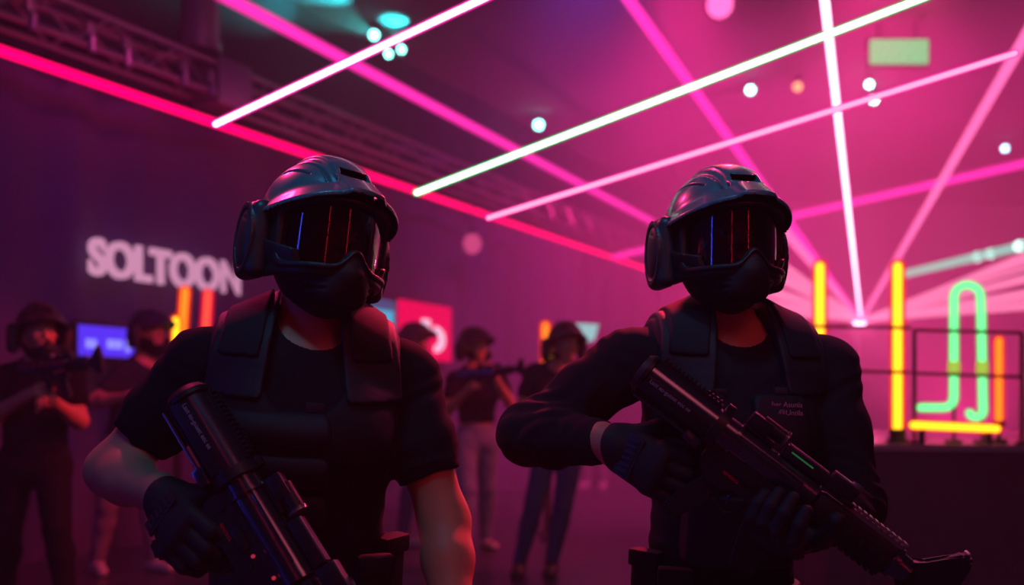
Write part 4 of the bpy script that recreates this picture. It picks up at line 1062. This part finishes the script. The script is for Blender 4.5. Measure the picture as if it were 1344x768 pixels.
# teal dotted line
o = neon('hanging_neon_strip', [P(1186, 360, 12.2), P(1400, 309, 9.0)], .045, beam_mat('teal_line', (.40, .85, .75), .75, .2), None, 'pale teal light line with brighter dots by the right edge', 'neon light')
E_TD = emi('teal_dot', (.6, 1, .9), 2.2)
for x_, y_ in ((1283, 337), (1300, 333), (1338, 323)):
    Yd = 12.2-(x_-1186)/214*3.2*1.1; bm = bmesh.new(); bmesh.ops.create_uvsphere(bm, u_segments=12, v_segments=8, radius=.055, matrix=Matrix.Translation(Vector(P(x_, y_, Yd)-P(1186, 360, 12.2)))); bm_obj('lamp', bm, E_TD, o)

# ================================================================== light
# cool wash from above in front of the players
lamp('AREA', 'teal_wash', (-.6, .9, 3.6), (.05, .50, 1.0), 9, 1.2, (0.1, 2.2, 1.4))
lamp('SPOT', 'helmet_fill', (-1.0, .7, 3.4), (.06, .55, 1.0), 48, .12, (-.40, 2.05, 1.60), 14, .6)  # two narrow spots added to lift the helmets, leaving the clothes dark
lamp('SPOT', 'helmet_fill', (.2, .9, 3.5), (.10, .50, 1.0), 60, .12, (.48, 2.22, 1.62), 14, .6)
lamp('AREA', 'rose_fill', (1.2, .0, 2.9), (1, .12, .15), 5.5, .8, (0.1, 2.2, 1.2))
lamp('SPOT', 'stage_wash', (3.0, 8.4, 5.1), (1, .025, .25), 1300, .4, (5.0, 13.5, .5), 110, 1)
lamp('SPOT', 'stage_wash', (1.5, 8.6, 5.1), (1, .025, .28), 1300, .4, (2.2, 13.5, .3), 100, 1)
lamp('SPOT', 'violet_wash', (.6, 8.3, 5.1), (.30, .08, 1), 420, .4, (1.5, 15, 3.6), 90, 1)
lamp('SPOT', 'truss_fill', (-1.2, 6.0, 4.7), (1, .06, .30), 110, .15, WP(8.9, 4.05), 42, 1)  # added spot that brightens the truss and duct
lamp('SPOT', 'deck_fill', (3.2, 7.6, 4.9), (1, .04, .16), 520, .2, (2.6, 5.9, .93), 50, .8)  # extra spot put in to brighten the deck
lamp('SPOT', 'wall_wash', (-1.2, 4.6, 4.3), (.5, .03, .8), 110, .3, (-3.3, 9.0, 1.6), 62, 1)
UP = [(5.6, 12.2, 1800), (3.2, 13.2, 2000), (9.2, 13.0, 260)]  # invented uplights, added to spread pink light low through the haze
lamp('POINT', 'projector_glow', src+V3([0, -.14, 0]), (1, .10, .32), 120, .06)
for i, (x_, y_, e_) in enumerate(UP):
    o = empty('added_uplight', (x_, y_, 0), ('added round uplight hidden behind the stage to fill the haze, middle one', 'added round uplight left of the stage to fill the haze', 'added round uplight at the far right to fill the haze')[i], 'added light', 'added haze uplights')
    bm = bmesh.new(); tube(bm, (0, 0, 0), (0, 0, .05), .20, seg=24); tube(bm, (0, 0, .05), (0, 0, .20), .15, .17, seg=24); bm_obj('housing', bm, M_HOUS, o)
    lamp('SPOT', 'uplight', (x_, y_, .26), (1, .03, .26), e_, .25, (x_, y_+.8, 4), 120, 1)
# rim lights behind the players
lamp('SPOT', 'rim_light', (3.2, 5.6, 4.6), (1, .05, .22), 420, .25, (.3, 2.2, 1.2), 50, .5)
lamp('SPOT', 'rim_light', (1.0, 4.6, 3.4), (1, .02, .08), 800, .15, (-.15, 2.15, .85), 26, .6)
lamp('SPOT', 'rim_light', (-2.6, 5.0, 4.4), (1, .03, .20), 330, .25, (-.6, 2.1, 1.1), 50, .5)
lamp('SPOT', 'red_side_light', (1.6, 4.4, 3.6), (1, .03, .08), 600, .15, (-2.7, 5.4, 1.3), 40, .5)
lamp('SPOT', 'red_side_light', (2.8, 6.4, 4.4), (1, .03, .10), 600, .15, (-.3, 7.9, 1.2), 40, .5)
# neon tubes that stand behind the camera and mirror in the goggles
def mirror_tube(x_, y_, r, m, label):
    o = empty('neon_tube', (x_, y_, 0), label, 'neon light', 'upright neon tubes behind the camera')
    bm = bmesh.new(); path_tube(bm, [(0, 0, .45), (0, 0, 4.4)], r, 12); bm_obj('light_core', bm, m, o)
    bm = bmesh.new(); tube(bm, (0, 0, 0), (0, 0, .45), .02, seg=10); tube(bm, (0, 0, 0), (0, 0, .03), .12, seg=20); bm_obj('stand', bm, M_BASE, o)
E_BLU = emi('blue_neon', (.05, .08, 1), 9.0); E_RD2 = emi('red_neon_side', (1, .02, .06), 6.0)
mirror_tube(-5.25, -.65, .085, E_BLU, 'blue upright neon tube behind the camera')
mirror_tube(-.64, -1.42, .018, E_RD2, 'red upright neon tube close behind the camera')
mirror_tube(1.68, -.1, .020, E_RD2, 'red upright neon tube beside the camera')

w = bpy.data.worlds.new('hall_air'); sc.world = w; w.use_nodes = True; nt = w.node_tree
bg = nt.nodes['Background']; bg.inputs[0].default_value = (.004, .006, .02, 1); bg.inputs[1].default_value = .3
# thin haze in the whole hall and a thicker bank of it around the stage
def scatter(nt, out, dens):
    v = nt.nodes.new('ShaderNodeVolumeScatter'); v.inputs['Density'].default_value = dens; v.inputs['Color'].default_value = (1, .92, .98, 1); v.inputs['Anisotropy'].default_value = .15
    nt.links.new(v.outputs[0], out)
scatter(nt, nt.nodes['World Output'].inputs['Volume'], .006)
bm = bmesh.new(); vs_ = [(-15.8, 9.0), (-3.6, 7.6), (11.9, 7.0), (11.9, 19.9), (-15.8, 19.9)]
lo = [bm.verts.new((x_, y_, .02)) for x_, y_ in vs_]; hi = [bm.verts.new((x_, y_, CZ-.03)) for x_, y_ in vs_]
bm.faces.new(lo[::-1]); bm.faces.new(hi); [bm.faces.new((lo[i], lo[(i+1) % 5], hi[(i+1) % 5], hi[i])) for i in range(5)]
m = bpy.data.materials.new('haze'); m.use_nodes = True; m.node_tree.nodes.clear(); o = m.node_tree.nodes.new('ShaderNodeOutputMaterial'); scatter(m.node_tree, o.inputs['Volume'], .05)
hz = bm_obj('stage_haze', bm, m, smooth=False); tag(hz, 'thick pink haze hanging around the stage and the far wall', 'haze', kind='stuff')

# ================================================================== camera
cam = bpy.data.cameras.new('camera'); co = bpy.data.objects.new('camera', cam); COL.objects.link(co); sc.camera = co
co.location = (0, 0, CH); co.rotation_euler = (PI/2, 0, 0); cam.sensor_width = 36; cam.lens = F/1344*36; cam.shift_y = 156/1344
cam.clip_start = .05; cam.clip_end = 100
cam.dof.use_dof = True; cam.dof.focus_distance = 2.08; cam.dof.aperture_fstop = 1.7
sc.view_settings.view_transform = 'Standard'; sc.view_settings.look = 'None'; sc.view_settings.exposure = .12; sc.view_settings.gamma = 1; sc.view_settings.use_curve_mapping = False
sc.cycles.use_denoising = True; sc.cycles.max_bounces = 6; sc.cycles.volume_bounces = 1; sc.cycles.transparent_max_bounces = 12; sc.cycles.diffuse_bounces = 2; sc.cycles.glossy_bounces = 3; sc.cycles.caustics_reflective = False
sc.cycles.sample_clamp_indirect = 3
